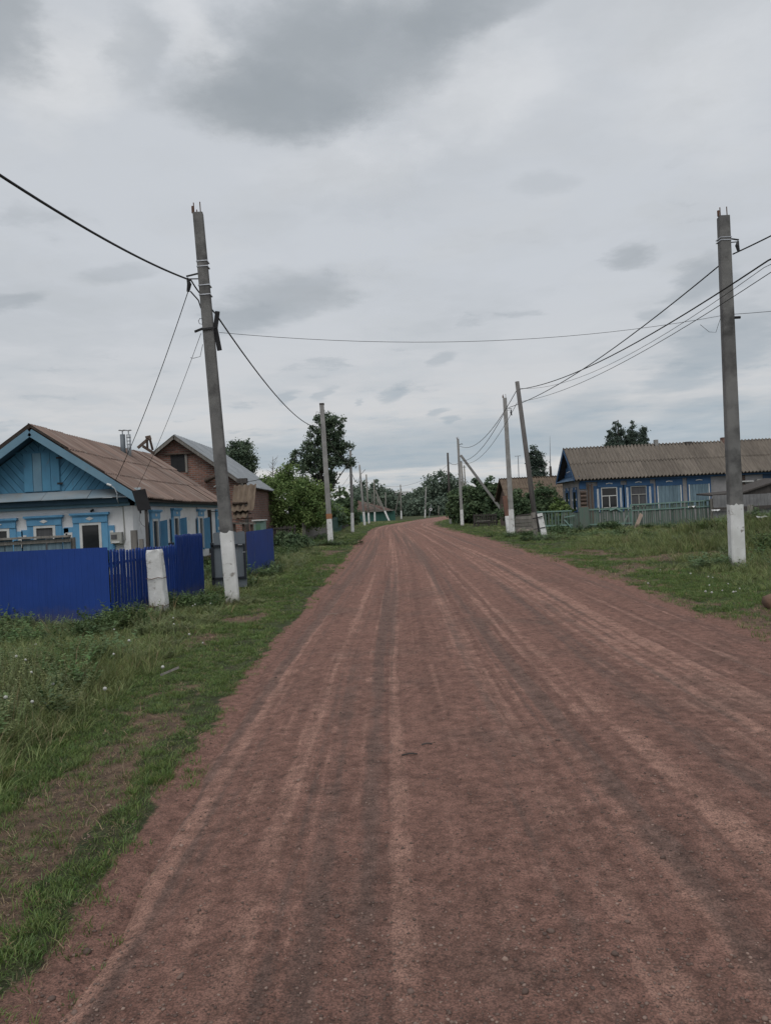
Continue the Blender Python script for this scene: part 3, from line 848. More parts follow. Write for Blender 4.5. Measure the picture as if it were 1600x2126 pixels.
def sheet_roof(parent, eave0, along, length, up, slope_len, rows, cols, waves, amp, mat_, lap=.12, seed=1, sag=0.0, name='roof_sheet'):
    """rows of overlapping corrugated sheets; along runs down the eave, up climbs to the ridge"""
    g = random.Random(seed); along, up = V(along).normalized(), V(up).normalized(); nn = along.cross(up).normalized()
    if nn.z < 0: nn = -nn; flip = True
    else: flip = False
    w = length / cols; l = slope_len / rows
    me = corr_mesh(name, w * 1.0, l + lap, waves, amp, mat_)
    for r_ in range(rows):
        for c in range(cols):
            t = (c + .5) / cols
            o = V(eave0) + along * (w * (c if not flip else c + 1)) + up * (l * r_ - lap * .2 + g.uniform(-.012, .012)) + nn * (.018 * r_ + amp + .012 + g.uniform(-.004, .008))
            o.z -= sag * math.sin(math.pi * t)
            u2 = (up + nn * (-.016 / l)).normalized()
            xa = along if not flip else -along
            inst(name, me, parent, axes(o, xa, u2, xa.cross(u2)))


def picket_mesh(name, w, h, d, top, mat_):
    key = ('pk', name, w, h, d, top, mat_.name)
    if key in MESH_CACHE: return MESH_CACHE[key]
    if top == 'point': poly = [(-w / 2, 0), (w / 2, 0), (w / 2, h - w * .7), (0, h), (-w / 2, h - w * .7)]
    elif top == 'round': poly = [(-w / 2, 0), (w / 2, 0), (w / 2, h - w * .35), (w * .25, h), (-w * .25, h), (-w / 2, h - w * .35)]
    else: poly = [(-w / 2, 0), (w / 2, 0), (w / 2, h), (-w / 2, h)]
    me = MB().prism(poly, (0, 0, 0), X1, Z1, -d / 2, d / 2).mesh(name, mat_); MESH_CACHE[key] = me
    return me


def fence(name, label, a, b, h, mat_, w=.08, gap=.03, top='flat', rails=(.3, .85), rail_m=None, posts=2.2, jitter=.03, group=None, tilt=.02, seed=1, piece='picket', post_m=None, rail_side=-1, d=.02):
    """posts, rails and single boards between the ground points a and b"""
    g = random.Random(seed); a, b = V((a[0], a[1], 0)), V((b[0], b[1], 0)); L_ = (b - a).length; x = (b - a) / L_; n = x.cross(Z1)
    t = thing(name, (a + b) / 2 + V((0, 0, gz(*((a + b) / 2).xy))), label, 'fence', group)
    me = picket_mesh(piece, w, h, d, top, mat_); k = int(L_ / (w + gap))
    for i in range(k):
        p = a + x * ((i + .5) * L_ / k); z = gz(p.x, p.y) - .03 + g.uniform(-jitter, jitter)
        m = axes(V((p.x, p.y, z)), x, -n, Z1) @ Matrix.Rotation(g.gauss(0, tilt), 4, 'Y')
        inst(piece, me, t, m)
    for f in rails:
        p0, p1 = a + n * rail_side * -.035, b + n * rail_side * -.035
        z0, z1 = gz(a.x, a.y) + h * f, gz(b.x, b.y) + h * f
        MB().beam(p0 + V((0, 0, z0)), p1 + V((0, 0, z1)), .07, .04).build('rail', rail_m or mat_, t)
    m_ = max(1, round(L_ / posts))
    for i in range(m_ + 1):
        p = a + x * (L_ * i / m_) - n * .1; z = gz(p.x, p.y)
        MB().beam(p + V((0, 0, z - .25)), p + V((g.uniform(-.02, .02), 0, z + h * .97)), .09, .09).build('post', post_m or rail_m or mat_, t)
    return t


# ------------------------------------------------------------------ poles and wires
def pole(label, base, top, Y, w0, w1, body, white=1.35, band=None, prongs=False, round_=False, name='utility_pole', group='street poles', ringy=None, white_m=lime, lean_y=0.0, dark_top=0.0):
    """a tapered pole, whitewashed at the foot; base and top as the photo shows them"""
    pb, pt = at(base[0], base[1], Y), at(top[0], top[1], Y); pt.y += lean_y
    pb.z = gz(pb.x, pb.y)
    t = thing(name, pb, label, 'pole', group); d = (pt - pb); H = d.length; u = d / H
    mb = MB()
    if round_: mb.tube([pb - u * .3, pb + u * H * .5, pt], [w0 / 2, (w0 + w1) / 4 * 1.02, w1 / 2], 10)
    else:
        # trapezoid section with chamfered corners, as cast poles have
        vs = []
        for k in (-.3 / H, .35, .7, 1.0):
            p = pb + d * k; w = w0 + (w1 - w0) * max(k, 0); c = w * .12
            for i, j in ((-.5, -.4), (-.42, -.5), (.42, -.5), (.5, -.4), (.40, .42), (.34, .5), (-.34, .5), (-.40, .42)): vs.append(p + V((i * w, j * w, 0)))
        fs = [tuple(range(8))[::-1], tuple(range(24, 32))]
        for r_ in range(3):
            for i in range(8): fs.append((r_ * 8 + i, r_ * 8 + (i + 1) % 8, r_ * 8 + 8 + (i + 1) % 8, r_ * 8 + 8 + i))
        mb.add(vs, fs)
    mb.build('shaft', body, t, smooth=round_)
    if white:
        g = random.Random(int(base[0])); w_ = MB(); k1 = white / H; n = 12
        ring = []
        for k in (-.3 / H, k1):
            p = pb + d * k; w = w0 + (w1 - w0) * max(k, 0)
            if round_:
                for i in range(n): a = 6.283 * i / n; ring.append(p + V((math.cos(a) * (w / 2 + .004), math.sin(a) * (w / 2 + .004), (g.uniform(-.03, .03) if k > 0 else 0))))
            else:
                prof = ((-.5, -.4), (-.42, -.5), (.42, -.5), (.5, -.4), (.40, .42), (.34, .5), (-.34, .5), (-.40, .42))
                for q_ in range(8):
                    (i0, j0), (i1, j1) = prof[q_], prof[(q_ + 1) % 8]
                    for f_ in ((0, .2, .4, .6, .8) if abs(i1 - i0) + abs(j1 - j0) > .5 else (0,)):
                        i, j = i0 + (i1 - i0) * f_, j0 + (j1 - j0) * f_
                        ring.append(p + V((i * (w + .008), j * (w + .008), (g.uniform(-.045, .03) if k > 0 else 0))))
        m_ = len(ring) // 2
        w_.add(ring, [tuple(range(m_, 2 * m_))] + [(i, (i + 1) % m_, (i + 1) % m_ + m_, i + m_) for i in range(m_)])
        w_.build('limewash_coat', white_m, t)
        if band:
            p0, p1 = pb + d * ((white + .005) / H), pb + d * ((white + band) / H); ww = w0 + (w1 - w0) * k1
            MB().beam(p0, p1, ww + .014, ww + .014).build('orange_band', orange_p, t)
    if prongs:
        for i, j, hh in ((-.36, -.3, .19), (.28, -.3, .2), (-.2, .3, .1)):
            MB().tube([pt + V((i * w1, j * w1, -.05)), pt + V((i * w1 - .005, j * w1, hh))], .011, 6).build('rebar', rust, t)
        MB().tube([pt + V((-.5 * w1, -.2 * w1, .0)), pt + V((-.5 * w1, -.2 * w1, .13))], .026, 7).build('rebar', rust, t)
    for hh in (ringy or ()):
        k = hh / H; p = pb + d * k; w = w0 + (w1 - w0) * k
        MB().beam(p, p + u * .018, w + .014, w * 1.03 + .014).build('steel_band', steel, t)
    return t, pb, pt


def hook(t, p, dirx, s=1.0):
    """a suspension bracket with its clamp, sticking out of a pole"""
    q = V(p)
    MB().beam(q, q + V((dirx * .22 * s, -.02, -.05 * s)), .025, .03).beam(q + V((0, 0, -.1 * s)), q + V((dirx * .2 * s, -.02, -.1 * s)), .018, .02).build('bracket', iron, t)
    MB().tube([q + V((dirx * .2 * s, -.02, -.08 * s)), q + V((dirx * .17 * s, -.02, -.2 * s)), q + V((dirx * .2 * s, -.02, -.34 * s))], [.02, .045, .03], 7).build('clamp', iron, t)


def wire(name, label, pts, sag, r, m=rubber, seg=20, group=None):
    """a cable hung between successive points"""
    pts = [V(p) for p in pts]; path = []
    for i in range(len(pts) - 1):
        s = sag[i] if isinstance(sag, (list, tuple)) else sag
        for k in range(seg):
            t = k / seg; p = pts[i].lerp(pts[i + 1], t); p.z -= 4 * s * t * (1 - t); path.append(p)
    path.append(pts[-1])
    o = MB().tube(path, r, 5).build(name, m, None, pts[0], smooth=True)
    return tag(o, label, 'wire', group)


def make_poles():
    L1, b1, t1 = pole('leaning concrete pole with white foot beside the open grey gate', (485, 1254), (412, 443), 14.7, .255, .19, concrete, 1.36, prongs=True, ringy=(5.88, 6.06, 6.42, 6.52))
    p = lambda h: b1.lerp(t1, h / (t1 - b1).length)
    hook(L1, p(6.3) + V((-.1, -.06, 0)), -1, 1.0)
    q = p(5.35)
    MB().tube([p(6.0) + V((-.28, -.02, -.02)), p(5.9) + V((-.14, -.03, -.1)), p(5.7) + V((-.10, -.06, -.06))], .014, 6).build('cable_loop', rubber, L1)
    MB().beam(p(4.83) + V((.17, -.02, 0)), p(5.32) + V((.12, -.02, 0)), .085, .05).beam(p(5.25) + V((.13, -.03, 0)), p(5.57) + V((.2, -.03, 0)), .08, .045).build('tarred_board', black_s, L1)
    MB().beam(p(5.22) + V((-.13, -.12, 0)), p(5.22) + V((.13, -.12, .02)), .035, .02).beam(p(5.22) + V((-.26, -.05, -.02)), p(5.22) + V((-.1, -.1, .02)), .04, .03).build('bracket', iron, L1)
    MB().tube([p(5.22) + V((-.12 + .05 * math.cos(a), -.1, .16 + .06 * math.sin(a))) for a in (0, 1, 2, 3, 4, 5, 6)], .006, 5).build('wire_coil', wirem, L1)
    MB().tube([p(4.95) + V((-.13, -.06, 0)), p(4.72) + V((-.2, -.06, 0)), p(4.7) + V((-.34, -.03, 0)), p(4.72) + V((-.4, 0, 0))], .005, 5).build('loose_wire', wirem, L1)
    L2, b2, t2 = pole('concrete pole with orange band above white foot by the tall poplar', (687, 1131), (668, 841), 41.6, .30, .24, concrete_y, 1.40, .28)
    MB().beam(t2 + V((0, 0, .002)), t2 + V((0, 0, .1)), .25, .25).build('dark_cap', wood_dark, L2)
    MB().tube([t2 + V((-.12, -.1, -.4)), t2 + V((-.3, -.1, -.35)), t2 + V((-.34, -.1, -.62))], .012, 5).build('bracket', iron, L2)
    L3, b3, t3 = pole('greenish weathered pole in front of the green board fence', (732, 1107), (727, 935), 64, .28, .20, concrete_y, 1.65, round_=True)
    L4, b4, t4 = pole('grey pole with iron hook between fence and green shed', (757, 1092), (746, 965), 95, .32, .22, concrete_y, 1.7, round_=True)
    MB().tube([t4 + V((.1, 0, -1.2)), t4 + V((.7, 0, -.6))], .03, 5).build('bracket', iron, L4)
    L5, b5, t5 = pole('thin dark-topped pole before the green shed', (766, 1088), (760, 985), 109, .28, .2, wood_pole, 1.6, round_=True)
    L6, b6, t6 = pole('pole propped by a white-footed strut at the green shed', (778, 1083), (776, 995), 135, .3, .2, wood_pole, 1.7, round_=True)
    s0, s1 = at(808, 1085, 134), at(779, 1018, 135); s0.z = gz(s0.x, s0.y) - .1
    o = MB().tube([s0, s1], [.15, .12], 8).build('strut', wood_pole, L6); MB().tube([s0, s0.lerp(s1, .33)], .16, 8).build('limewash_coat', lime, L6)
    L7, b7, t7 = pole('lone thin pole with a strut on the grassy bend', (833, 1078), (831, 1006), 155, .34, .22, wood_pole, 1.7, round_=True)
    s0, s1 = at(816, 1062, 157), at(830, 1022, 155); s0.z = gz(s0.x, s0.y)
    MB().tube([s0, s1], [.14, .12], 8).build('strut', wood_pole, L7)
    L8, b8, t8 = pole('distant pole beside the round road sign', (882, 1075), (884, 1011), 161, .3, .2, concrete_y, 1.7, round_=True)
    L9, b9, t9 = pole('distant pole standing over the green shed roof', (800, 1062), (800, 1022), 165, .3, .2, wood_pole, 0, round_=True)
    L10, b10, t10 = pole('short bare post at the foot of the far trees', (910, 1072), (910, 1050), 158, .16, .12, wood_pole, 0, round_=True)
    L11, b11, t11 = pole('dark pole with insulators behind the garden trees', (706, 1060), (704, 1008), 98, .3, .2, wood_dark, 0, round_=True)
    MB().beam(t11 + V((-.5, 0, -.3)), t11 + V((.5, 0, -.3)), .1, .1).build('crossarm', wood_dark, L11)

    R1, c1, u1 = pole('tall upright concrete pole with white foot near the grassy heap', (1529, 1174), (1500, 450), 17.2, .30, .235, concrete, 1.45, prongs=True, ringy=(7.32, 7.38))
    q = lambda h: c1.lerp(u1, h / (u1 - c1).length)
    hook(R1, q(7.36) + V((.1, -.08, 0)), 1, .85)
    MB().tube([q(5.62) + V((.14, 0, 0)), q(5.62) + V((.3, 0, 0))], .03, 6).build('insulator', iron, R1)
    MB().tube([q(5.6) + V((-.15, -.05, .05)), q(5.3) + V((-.28, -.05, 0)), q(5.32) + V((-.42, -.03, 0)), q(5.5) + V((-.6, 0, 0))], .005, 5).build('loose_wire', wirem, R1)
    R2, c2, u2 = pole('dark wooden pole leaning hard, lashed to a white concrete stub', (1116, 1122), (1073, 792), 36, .26, .20, mat('old_pole_wood', (.165, .155, .15), (.095, .09, .088), 3, .9, .7, 25, stretch=(6, 6, .5)), 0, round_=True)
    s0, s1 = at(1133, 1126, 35.8), at(1119, 1066, 35.9); s0.z = gz(s0.x, s0.y)
    MB().beam(s0 - V((0, 0, .3)), s1, .26, .26, .24, .24).build('concrete_stub', lime, R2)
    m0, m1 = at(1105, 1077, 35.75), at(1126, 1072, 35.7)
    MB().beam(m0, m1, .05, .03).build('iron_lashing', iron, R2); MB().beam(m0 + V((.04, 0, -.5)), m1 + V((.1, 0, -.5)), .03, .03).build('iron_lashing', iron, R2)
    MB().tube([at(1115, 1122, 35.98), at(1106.5, 1064, 35.98)], [.136, .128], 10).build('pale_foot', mat('pale_wood', (.26, .24, .22), (.19, .175, .16), 3, .9, .6, 30, stretch=(5, 5, .6)), R2)
    R3, c3, u3 = pole('grey concrete pole with white foot beside the stacked timber', (1063, 1113), (1047, 826), 41, .28, .20, concrete_y, 1.42, prongs=True)
    hook(R3, u3 + V((.08, -.08, -.55)), 1, 1.2)
    st = thing('strut_post', at(1056, 1096, 44), 'short leaning post, brick-red above and white below, behind a pole', 'post')
    a0, a1 = at(1057, 1098, 44), at(1047, 1030, 44.4); a0.z = gz(a0.x, a0.y) - .15; mid = a0.lerp(a1, .5)
    MB().beam(a0, mid, .26, .26).build('limewash_coat', lime, st); MB().beam(mid, a1, .25, .25).build('shaft', mat('brick_paint', (.16, .085, .062), (.12, .07, .055), 3, .9, .3, 20), st)
    R4, c4, u4 = pole('concrete pole braced by a long slanting strut by the bushes', (959, 1090), (950, 911), 70, .30, .20, concrete_y, 1.5, prongs=True)
    s0, s1 = at(1040, 1058, 71), at(956, 945, 69.9)
    MB().beam(s0, s1, .24, .24, .2, .2).build('strut', concrete_y, R4)
    MB().tube([u4 + V((.1, 0, -.55)), u4 + V((.35, 0, -.45)), u4 + V((.4, 0, -.55))], .03, 5).build('bracket', iron, R4)
    R5, c5, u5 = pole('dark brown wooden pole with pale foot at the road bend', (935, 1089), (929, 940), 81.5, .26, .2, wood_dark, 1.2, round_=True, white_m=mat('dull_lime', (.3, .3, .28), (.2, .2, .185), 4, .95))
    R6, c6, u6 = pole('pole top showing over the bushes behind the braced pole', (966, 1070), (957, 958), 100, .3, .22, wood_pole, 0, round_=True)
    R7, c7, u7 = pole('farther pole top over the bushes with two insulators', (970, 1068), (963, 966), 125, .26, .2, wood_pole, 0, round_=True)
    MB().beam(u7 + V((-.3, 0, -.3)), u7 + V((.3, 0, -.3)), .08, .08).build('crossarm', wood_dark, R7)

    # wires
    A = at
    wire('power_cable', 'thick black twisted cable from the gate pole back over the viewer', [A(397, 582, 14.6), (-3.75, 7.6, 5.18), (-3.9, -2, 4.7), (-4.0, -16, 6.3)], [.10, .04, .1], .017)
    wire('power_cable', 'thick black cable from the gate pole to the orange-banded pole', [A(448, 652, 14.7), A(666, 886, 41.5)], .62, .016)
    wire('power_cable', 'cable tail running down behind the gate pole top', [A(397, 582, 14.6), A(418, 612, 14.72), A(448, 652, 14.7)], .02, .015)
    wire('service_wire', 'thin wire from the gate pole to the white house gable', [A(396, 588, 14.6), A(239, 999, 20.0)], .18, .008)
    wire('service_wire', 'very thin wire from the gate pole to the white house eave', [A(417, 692, 14.6), A(284, 1015, 20.4)], .14, .005, wirem)
    wire('overhead_wire', 'thin wire crossing the road between the two near poles', [A(455, 690, 14.7), A(1497, 655, 17.2)], .36, .0048, wirem)
    wire('overhead_wire', 'thin wire from the upright pole to a yard beyond the heap', [A(1523, 652, 17.2), (16.5, 19, 7.2)], .25, .006, wirem)
    wire('power_cable', 'thick cable from the upright pole bracket back along the verge', [A(1521, 527, 17.1), (8.35, 13.5, 6.78), (8.4, -14, 7.2)], [.03, .6], .016)
    wire('power_cable', 'thick cable from the upright pole to the white-footed concrete pole', [A(1500, 545, 17.25), A(1056, 846, 41)], .42, .016)
    wire('power_cable', 'heavy cable pair from the leaning pole passing before the upright pole', [A(1078, 808, 36), (6.95, 13.6, 5.72), (7.3, -14, 6.8)], [.42, .9], .016)
    wire('service_wire', 'lower thin wire from the leaning pole toward the viewer', [A(1083, 833, 36), (6.9, 13.4, 5.46), (7.2, -14, 6.5)], [.40, .9], .008)
    wire('service_wire', 'upper thin wire from the leaning pole toward the viewer', [A(1078, 806, 36), (6.98, 13.8, 5.66), (7.3, -14, 6.7)], [.62, .9], .006)
    wire('power_cable', 'cable from the leaning pole to the braced pole', [A(1071, 812, 36), A(954, 926, 70)], 1.0, .017)
    wire('power_cable', 'cable from the white-footed concrete pole to the braced pole strut', [A(1052, 846, 41), A(957, 957, 70)], .75, .017)
    wire('service_wire', 'wire from the leaning pole running below the braced pole cables', [A(1073, 836, 36), A(957, 960, 70)], 1.0, .012)
    wire('power_cable', 'short cable between braced pole and dark wooden pole', [A(957, 957, 70), A(931, 959, 81.5)], .3, .02)
    wire('service_wire', 'wire from the orange-banded pole to the brick house', [A(667, 880, 41.5), A(512, 1000, 35.8)], .7, .016)
    wire('power_cable', 'cable between the orange-banded pole and the greenish pole', [A(669, 886, 41.6), A(727, 955, 64)], .6, .02)
    wire('power_cable', 'slack cable between the greenish pole and the hooked pole', [A(728, 975, 64), A(747, 988, 95)], .9, .025)
    wire('service_wire', 'first thin wire from the greenish pole to the insulator pole', [A(726, 985, 64), A(704, 1012, 98)], .2, .012, wirem)
    wire('service_wire', 'second thin wire below it from the greenish pole to the garden', [A(727, 1000, 64), A(708, 1016, 98)], .2, .012, wirem)
    wire('service_wire', 'faint wire from the propped pole to the lone pole', [t6 + V((0, 0, -.3)), t7 + V((0, 0, -.3))], .5, .022, wirem)
    wire('service_wire', 'faint wire from the lone pole across the bend', [t7 + V((0, 0, -.4)), A(935, 960, 190)], 1.0, .022, wirem)


make_poles()


# ------------------------------------------------------------------ windows
def casing_window(parent, o, r, n, w=.44, h=1.15, pane_m=glass, side_w=.17, shut=None, diamond=True, head=.26, bm=blue_lt):
    """a village window: white frame, dark pane, painted surround with a cornice head. o is the middle of the head's top edge on the wall"""
    o, r, n = V(o), V(r), V(n); u = Z1
    P = lambda a, b, c: o + r * a + u * b + n * c

    def bx(m, a0, a1, b0, b1, c0, c1):
        return m.add([P(a, b, c) for c in (c0, c1) for a, b in ((a0, b0), (a1, b0), (a1, b1), (a0, b1))], [(3, 2, 1, 0), (4, 5, 6, 7), (0, 1, 5, 4), (1, 2, 6, 5), (2, 3, 7, 6), (3, 0, 4, 7)])
    W2 = w / 2 + .07; y0 = -head - h
    win = bx(MB(), -W2 - side_w, -W2, y0 - .06, -head, .0, .045); bx(win, W2, W2 + side_w, y0 - .06, -head, .0, .045)
    wo = win.build('window', bm, parent)
    bx(MB(), -W2 - side_w, W2 + side_w, -head, -.055, 0, .07).build('head_board', bm, wo)
    hb = bx(MB(), -W2 - side_w - .06, W2 + side_w + .06, -.055, 0, 0, .13); bx(hb, -W2 - side_w - .03, W2 + side_w + .03, -.085, -.055, 0, .10); hb.build('cornice', bm, wo)
    fr = bx(MB(), -W2, -w / 2, y0, -head, .0, .055); bx(fr, w / 2, W2, y0, -head, 0, .055); bx(fr, -w / 2, w / 2, -head - .07, -head, 0, .055)
    fr.build('frame', white_p, wo)
    bx(MB(), -w / 2, w / 2, y0, -head - .07, .004, .012).build('pane', pane_m, wo)
    if diamond:
        m = MB(); pts = [(-.11, -.155), (0, -.205), (.11, -.155), (0, -.105)]
        m.add([P(a, b, .073) for a, b in pts] + [P(a, b, .082) for a, b in pts], [(0, 1, 2, 3), (4, 5, 6, 7), (0, 1, 5, 4), (1, 2, 6, 5), (2, 3, 7, 6), (3, 0, 4, 7)]); m.build('diamond', white_p, wo)
    return wo, bx, P, W2, y0


# ------------------------------------------------------------------ the white house with the blue gable
def white_house():
    YF, XW, XA, YB = 20.5, -6.75, -9.12, 31.4
    XL = 2 * XA - XW; ZW = 2.16; EX = -6.42; EL = 2 * XA - EX; EZ, AZ = 2.30, 4.19; YO = 20.0
    t = thing('village_house', ((XW + XL) / 2, YF, 0), 'whitewashed house with light blue diagonal-board gable and brown slate roof', 'house')
    w = MB(); w.box((XL, YF, -.2), (XW, YB, ZW + .1)); w.prism([(XL, ZW + .1), (XW, ZW + .1), (XA, AZ - .35)], (0, YB - .1, 0), X1, Z1, -.1, .1); w.build('wall', plaster, t)
    MB().box((XL - .02, YF - .03, -.2), (XW + .03, YB + .02, .28)).build('plinth', brick, t)
    for y in (YF, YF + 7.1): MB().box((XW - .22, y - .05, .2), (XW + .05, y + .22, ZW)).build('pilaster', plaster, t)
    # eaves boards and cornice
    MB().box((XL - .15, YF - .22, ZW + .02), (XW + .22, YF - .001, ZW + .16)).box((XW + .001, YF - .22, ZW + .02), (XW + .22, YB, ZW + .14)).build('cornice', blue_dk, t)
    MB().box((XL - .1, YF - .1, ZW - .07), (XW + .10, YF - .002, ZW + .02)).box((XW + .002, YF - .1, ZW - .07), (XW + .1, YB, ZW + .02)).build('frieze', blue_tr, t)
    # pent roof strip across the foot of the gable, in sheets
    xs = [XL - .2, -10.25, -8.95, -7.75, -6.95, XW + .3]
    for i in range(len(xs) - 1):
        a, b = xs[i] + .004, xs[i + 1] - .004
        MB().add([(a, YF - .42, ZW + .175 - .01 * (i % 2)), (b, YF - .42, ZW + .18), (b, YF - .02, ZW + .40), (a, YF - .02, ZW + .40), (a, YF - .42, ZW + .155), (b, YF - .42, ZW + .16), (b, YF - .02, ZW + .38), (a, YF - .02, ZW + .38)],
                 [(0, 1, 2, 3), (7, 6, 5, 4), (0, 4, 5, 1), (1, 5, 6, 2), (3, 2, 6, 7), (0, 3, 7, 4)]).build('pent_sheet', pent_m, t)
    # gable boards in a V, behind the centre shutters
    gz0 = ZW + .40; sl = (AZ - EZ) / (XA - EX)      # roof slope (negative to +x)
    MB().prism([(XL + .05, gz0 - .1), (XW - .05, gz0 - .1), (XA, AZ - .16)], (0, YF + .06, 0), X1, Z1, -.03, .03).build('gable_backing', blue_dk, t)
    bw = .155
    for sgn in (1, -1):
        k = 0
        for i in range(-4, 40):
            # boards slant: going away from the centre they rise
            ang = R(50); nx, nz = -math.sin(ang) * sgn, math.cos(ang)
            base = i * bw - 1.4
            poly = [(XA + sgn * .0, gz0), (XA + sgn * 3.4, gz0), (XA + sgn * 3.4, 5), (XA, 5)]
            poly = clip(poly, nx, nz, base + bw - .011 + nx * XA + nz * gz0)
            poly = clip(poly, -nx, -nz, -(base + nx * XA + nz * gz0)) if len(poly) > 2 else []
            if len(poly) > 2: poly = clip(poly, -sl * sgn * -1 if False else abs(sl) * sgn, 1, AZ - .17 + abs(sl) * sgn * XA)
            if len(poly) > 2: poly = clip(poly, -sgn, 0, -sgn * (XA + sgn * .004))
            if len(poly) > 2:
                g = rnd.uniform(0, .008)
                MB().prism(poly, (0, YF - .001, 0), X1, Z1, .0, .028 + g).build('gable_board', blue_gb, t)
    MB().beam((XA - .9, YF - .035, 3.62), (XA + .95, YF - .035, 3.64), .03, .035).build('gable_batten', blue_gb, t)
    # centre shutters
    s = MB(); s.box((XA - .42, YF - .052, gz0), (XA + .55, YF - .03, gz0 + 1.05)); so = s.build('loft_door', blue_gb, t)
    for i in range(4):
        a = XA - .40 + i * .235; MB().box((a + .004, YF - .075, gz0 + .02), (a + .228, YF - .052, gz0 + 1.03)).build('board', [blue_gb, blue_tr][i % 2 if i < 3 else 0], so)
    for z in (gz0 + .18, gz0 + .86): MB().box((XA + .47, YF - .082, z), (XA + .62, YF - .075, z + .05)).build('hinge', iron, so)
    # barge boards
    for sgn, ex in ((1, EX), (-1, EL)):
        p0, p1 = V((XA, YO - .012, AZ - .09)), V((ex, YO - .012, EZ - .05)); d = (p1 - p0).normalized()
        MB().beam(p0 - d * .0, p1 + d * .12, .05 if False else .19, .035, side=(0, 1, 0)).build('barge_board', blue_tr, t)
        MB().beam(p0 + V((0, .3, -.02)), p1 + V((0, .3, -.02)), .05, .50, side=(0, 1, 0)).build('soffit', blue_dk, t)
    # roof: deck and slate sheets on both slopes
    rf = MB()
    for sgn, ex in ((1, EX), (-1, EL)):
        rf.add([(XA, YO, AZ), (XA, YB - 1.0, AZ + .06), (ex, YB - 1.0, EZ), (ex, YO, EZ), (XA, YO, AZ - .05), (XA, YB - 1.0, AZ), (ex, YB - 1.0, EZ - .05), (ex, YO, EZ - .05)],
               [(0, 1, 2, 3), (7, 6, 5, 4), (0, 4, 5, 1), (1, 5, 6, 2), (2, 6, 7, 3), (3, 7, 4, 0)])
    for p_ in rf.v: p_.z -= .07
    ro = rf.build('roof', wood_dark, t)
    upv = V((XA - EX, 0, AZ - EZ)); ll = upv.length
    sheet_roof(ro, (EX + .06, YO - .04, EZ - .02), (0, 1, 0), YB - YO - 1.0, upv, ll + .06, 3, 10, 6, .036, slate, seed=3, sag=.05)
    upl = V((XA - EL, 0, AZ - EZ))
    sheet_roof(ro, (EL - .06, YO - .04, EZ - .02), (0, 1, 0), YB - YO - 1.0, upl, ll + .06, 3, 10, 6, .036, slate, seed=4, sag=.05)
    for i in range(9):
        y = YO + i * 1.15; MB().prism([(-.16, -.115), (0, .01), (.16, -.115), (.16, -.10), (0, .028), (-.16, -.10)], (XA, y, AZ + .075 + .03 * rnd.random() - .05 * math.sin(math.pi * (i + .5) / 9)), -X1, Z1, 0, 1.16).build('ridge_cap', slate, ro)
    # front windows
    for i, (x, z) in enumerate(((-7.84, 1.95), (-9.06, 1.93), (-10.28, 1.9))):
        wo, bx, P, W2, y0 = casing_window(t, (x, YF - .002, z), X1, V((0, -1, 0)), pane_m=(glass, curtain, glass)[i])
        for sd in (-1, 1):   # short painted shutters folded against the wall
            a0 = sd * (W2 + .17); a1 = a0 + sd * .17
            if i == 0 and sd == -1: a1 = a0 - .26
            lo, hi = min(a0, a1), max(a0, a1)
            sh = bx(MB(), lo + .004, hi, y0 - .05, -.36, .0, .03).build('shutter', blue_lt, wo)
            for b0 in (-.80, -1.36): bx(MB(), lo + .05, hi - .03, b0, b0 + .30, .03, .037).build('shutter_panel', white_p, wo)
    # side windows, their shutters standing open
    for i, (y, z) in enumerate(((22.45, 1.98), (24.7, 2.04), (28.0, 2.02))):
        wo, bx, P, W2, y0 = casing_window(t, (XW + .002, y, z), Y1, X1, side_w=.14)
        for sd, an in ((1, R(72)), (-1, R(8) if i else R(12))):
            hp = P(sd * (W2 + .14), 0, .05); dr = (Y1 * sd * math.cos(an) + X1 * math.sin(an))
            q = MB(); pr = [hp + V((0, 0, -.34)), hp + dr * .21 + V((0, 0, -.30)), hp + dr * .21 + V((0, 0, y0 - .05)), hp + V((0, 0, y0 - .05))]
            nn = dr.cross(Z1) * .025
            q.add(pr + [p_ + nn for p_ in pr], [(0, 1, 2, 3), (7, 6, 5, 4), (0, 4, 5, 1), (1, 5, 6, 2), (2, 6, 7, 3), (3, 7, 4, 0)]); q.build('shutter', blue_lt, wo)
    d = MB().box((XW + .001, 30.55, .2), (XW + .06, 31.3, 2.02)).build('door', blue_lt, t)
    for z in (1.2, 1.62): MB().box((XW + .06, 30.7, z), (XW + .068, 31.15, z + .12)).build('door_panel', white_p, d)
    MB().beam((XW + .06, 29.35, .35), (XW + .06, 29.35, 2.0), .12, .1).build('downpipe', wood_dark, t)
    MB().beam((XW + .05, 29.5, 1.93), (XW + .25, 30.9, 1.95), .03, .03).build('gate_bar', iron, t)
    # meter and its conduit, lamp pipe on the gable
    mo = MB().box((-7.27, YF - .19, 1.10), (-6.98, YF - .001, 1.40)).build('meter_box', meter_m, t)
    MB().box((-7.25, YF - .2, 1.22), (-7.1, YF - .19, 1.34)).build('meter_window', curtain, mo)
    MB().box((-7.24, YF - .21, 1.12), (-7.03, YF - .19, 1.16)).build('meter_lip', white_p, mo)
    MB().tube([(-6.95, YF - .06, 2.1), (-6.94, YF - .06, 1.7), (-6.93, YF - .06, 1.2), (-6.99, YF - .06, 1.06), (-7.05, YF - .06, 1.1)], .018, 6).build('conduit', meter_m, t)
    MB().tube([at(222, 1005, YO - .1), at(231, 1008, YO - .1)], .03, 7).build('insulator', white_p, t)
    MB().tube([at(230, 1008, YO - .1), at(238, 1014, YO - .1), at(243, 1026, YO - .1), at(243, 1036, YO - .1), at(247, 1046, YF - .05), at(247, 1052, YF - .05)], .014, 6).build('service_pipe', galv, t)
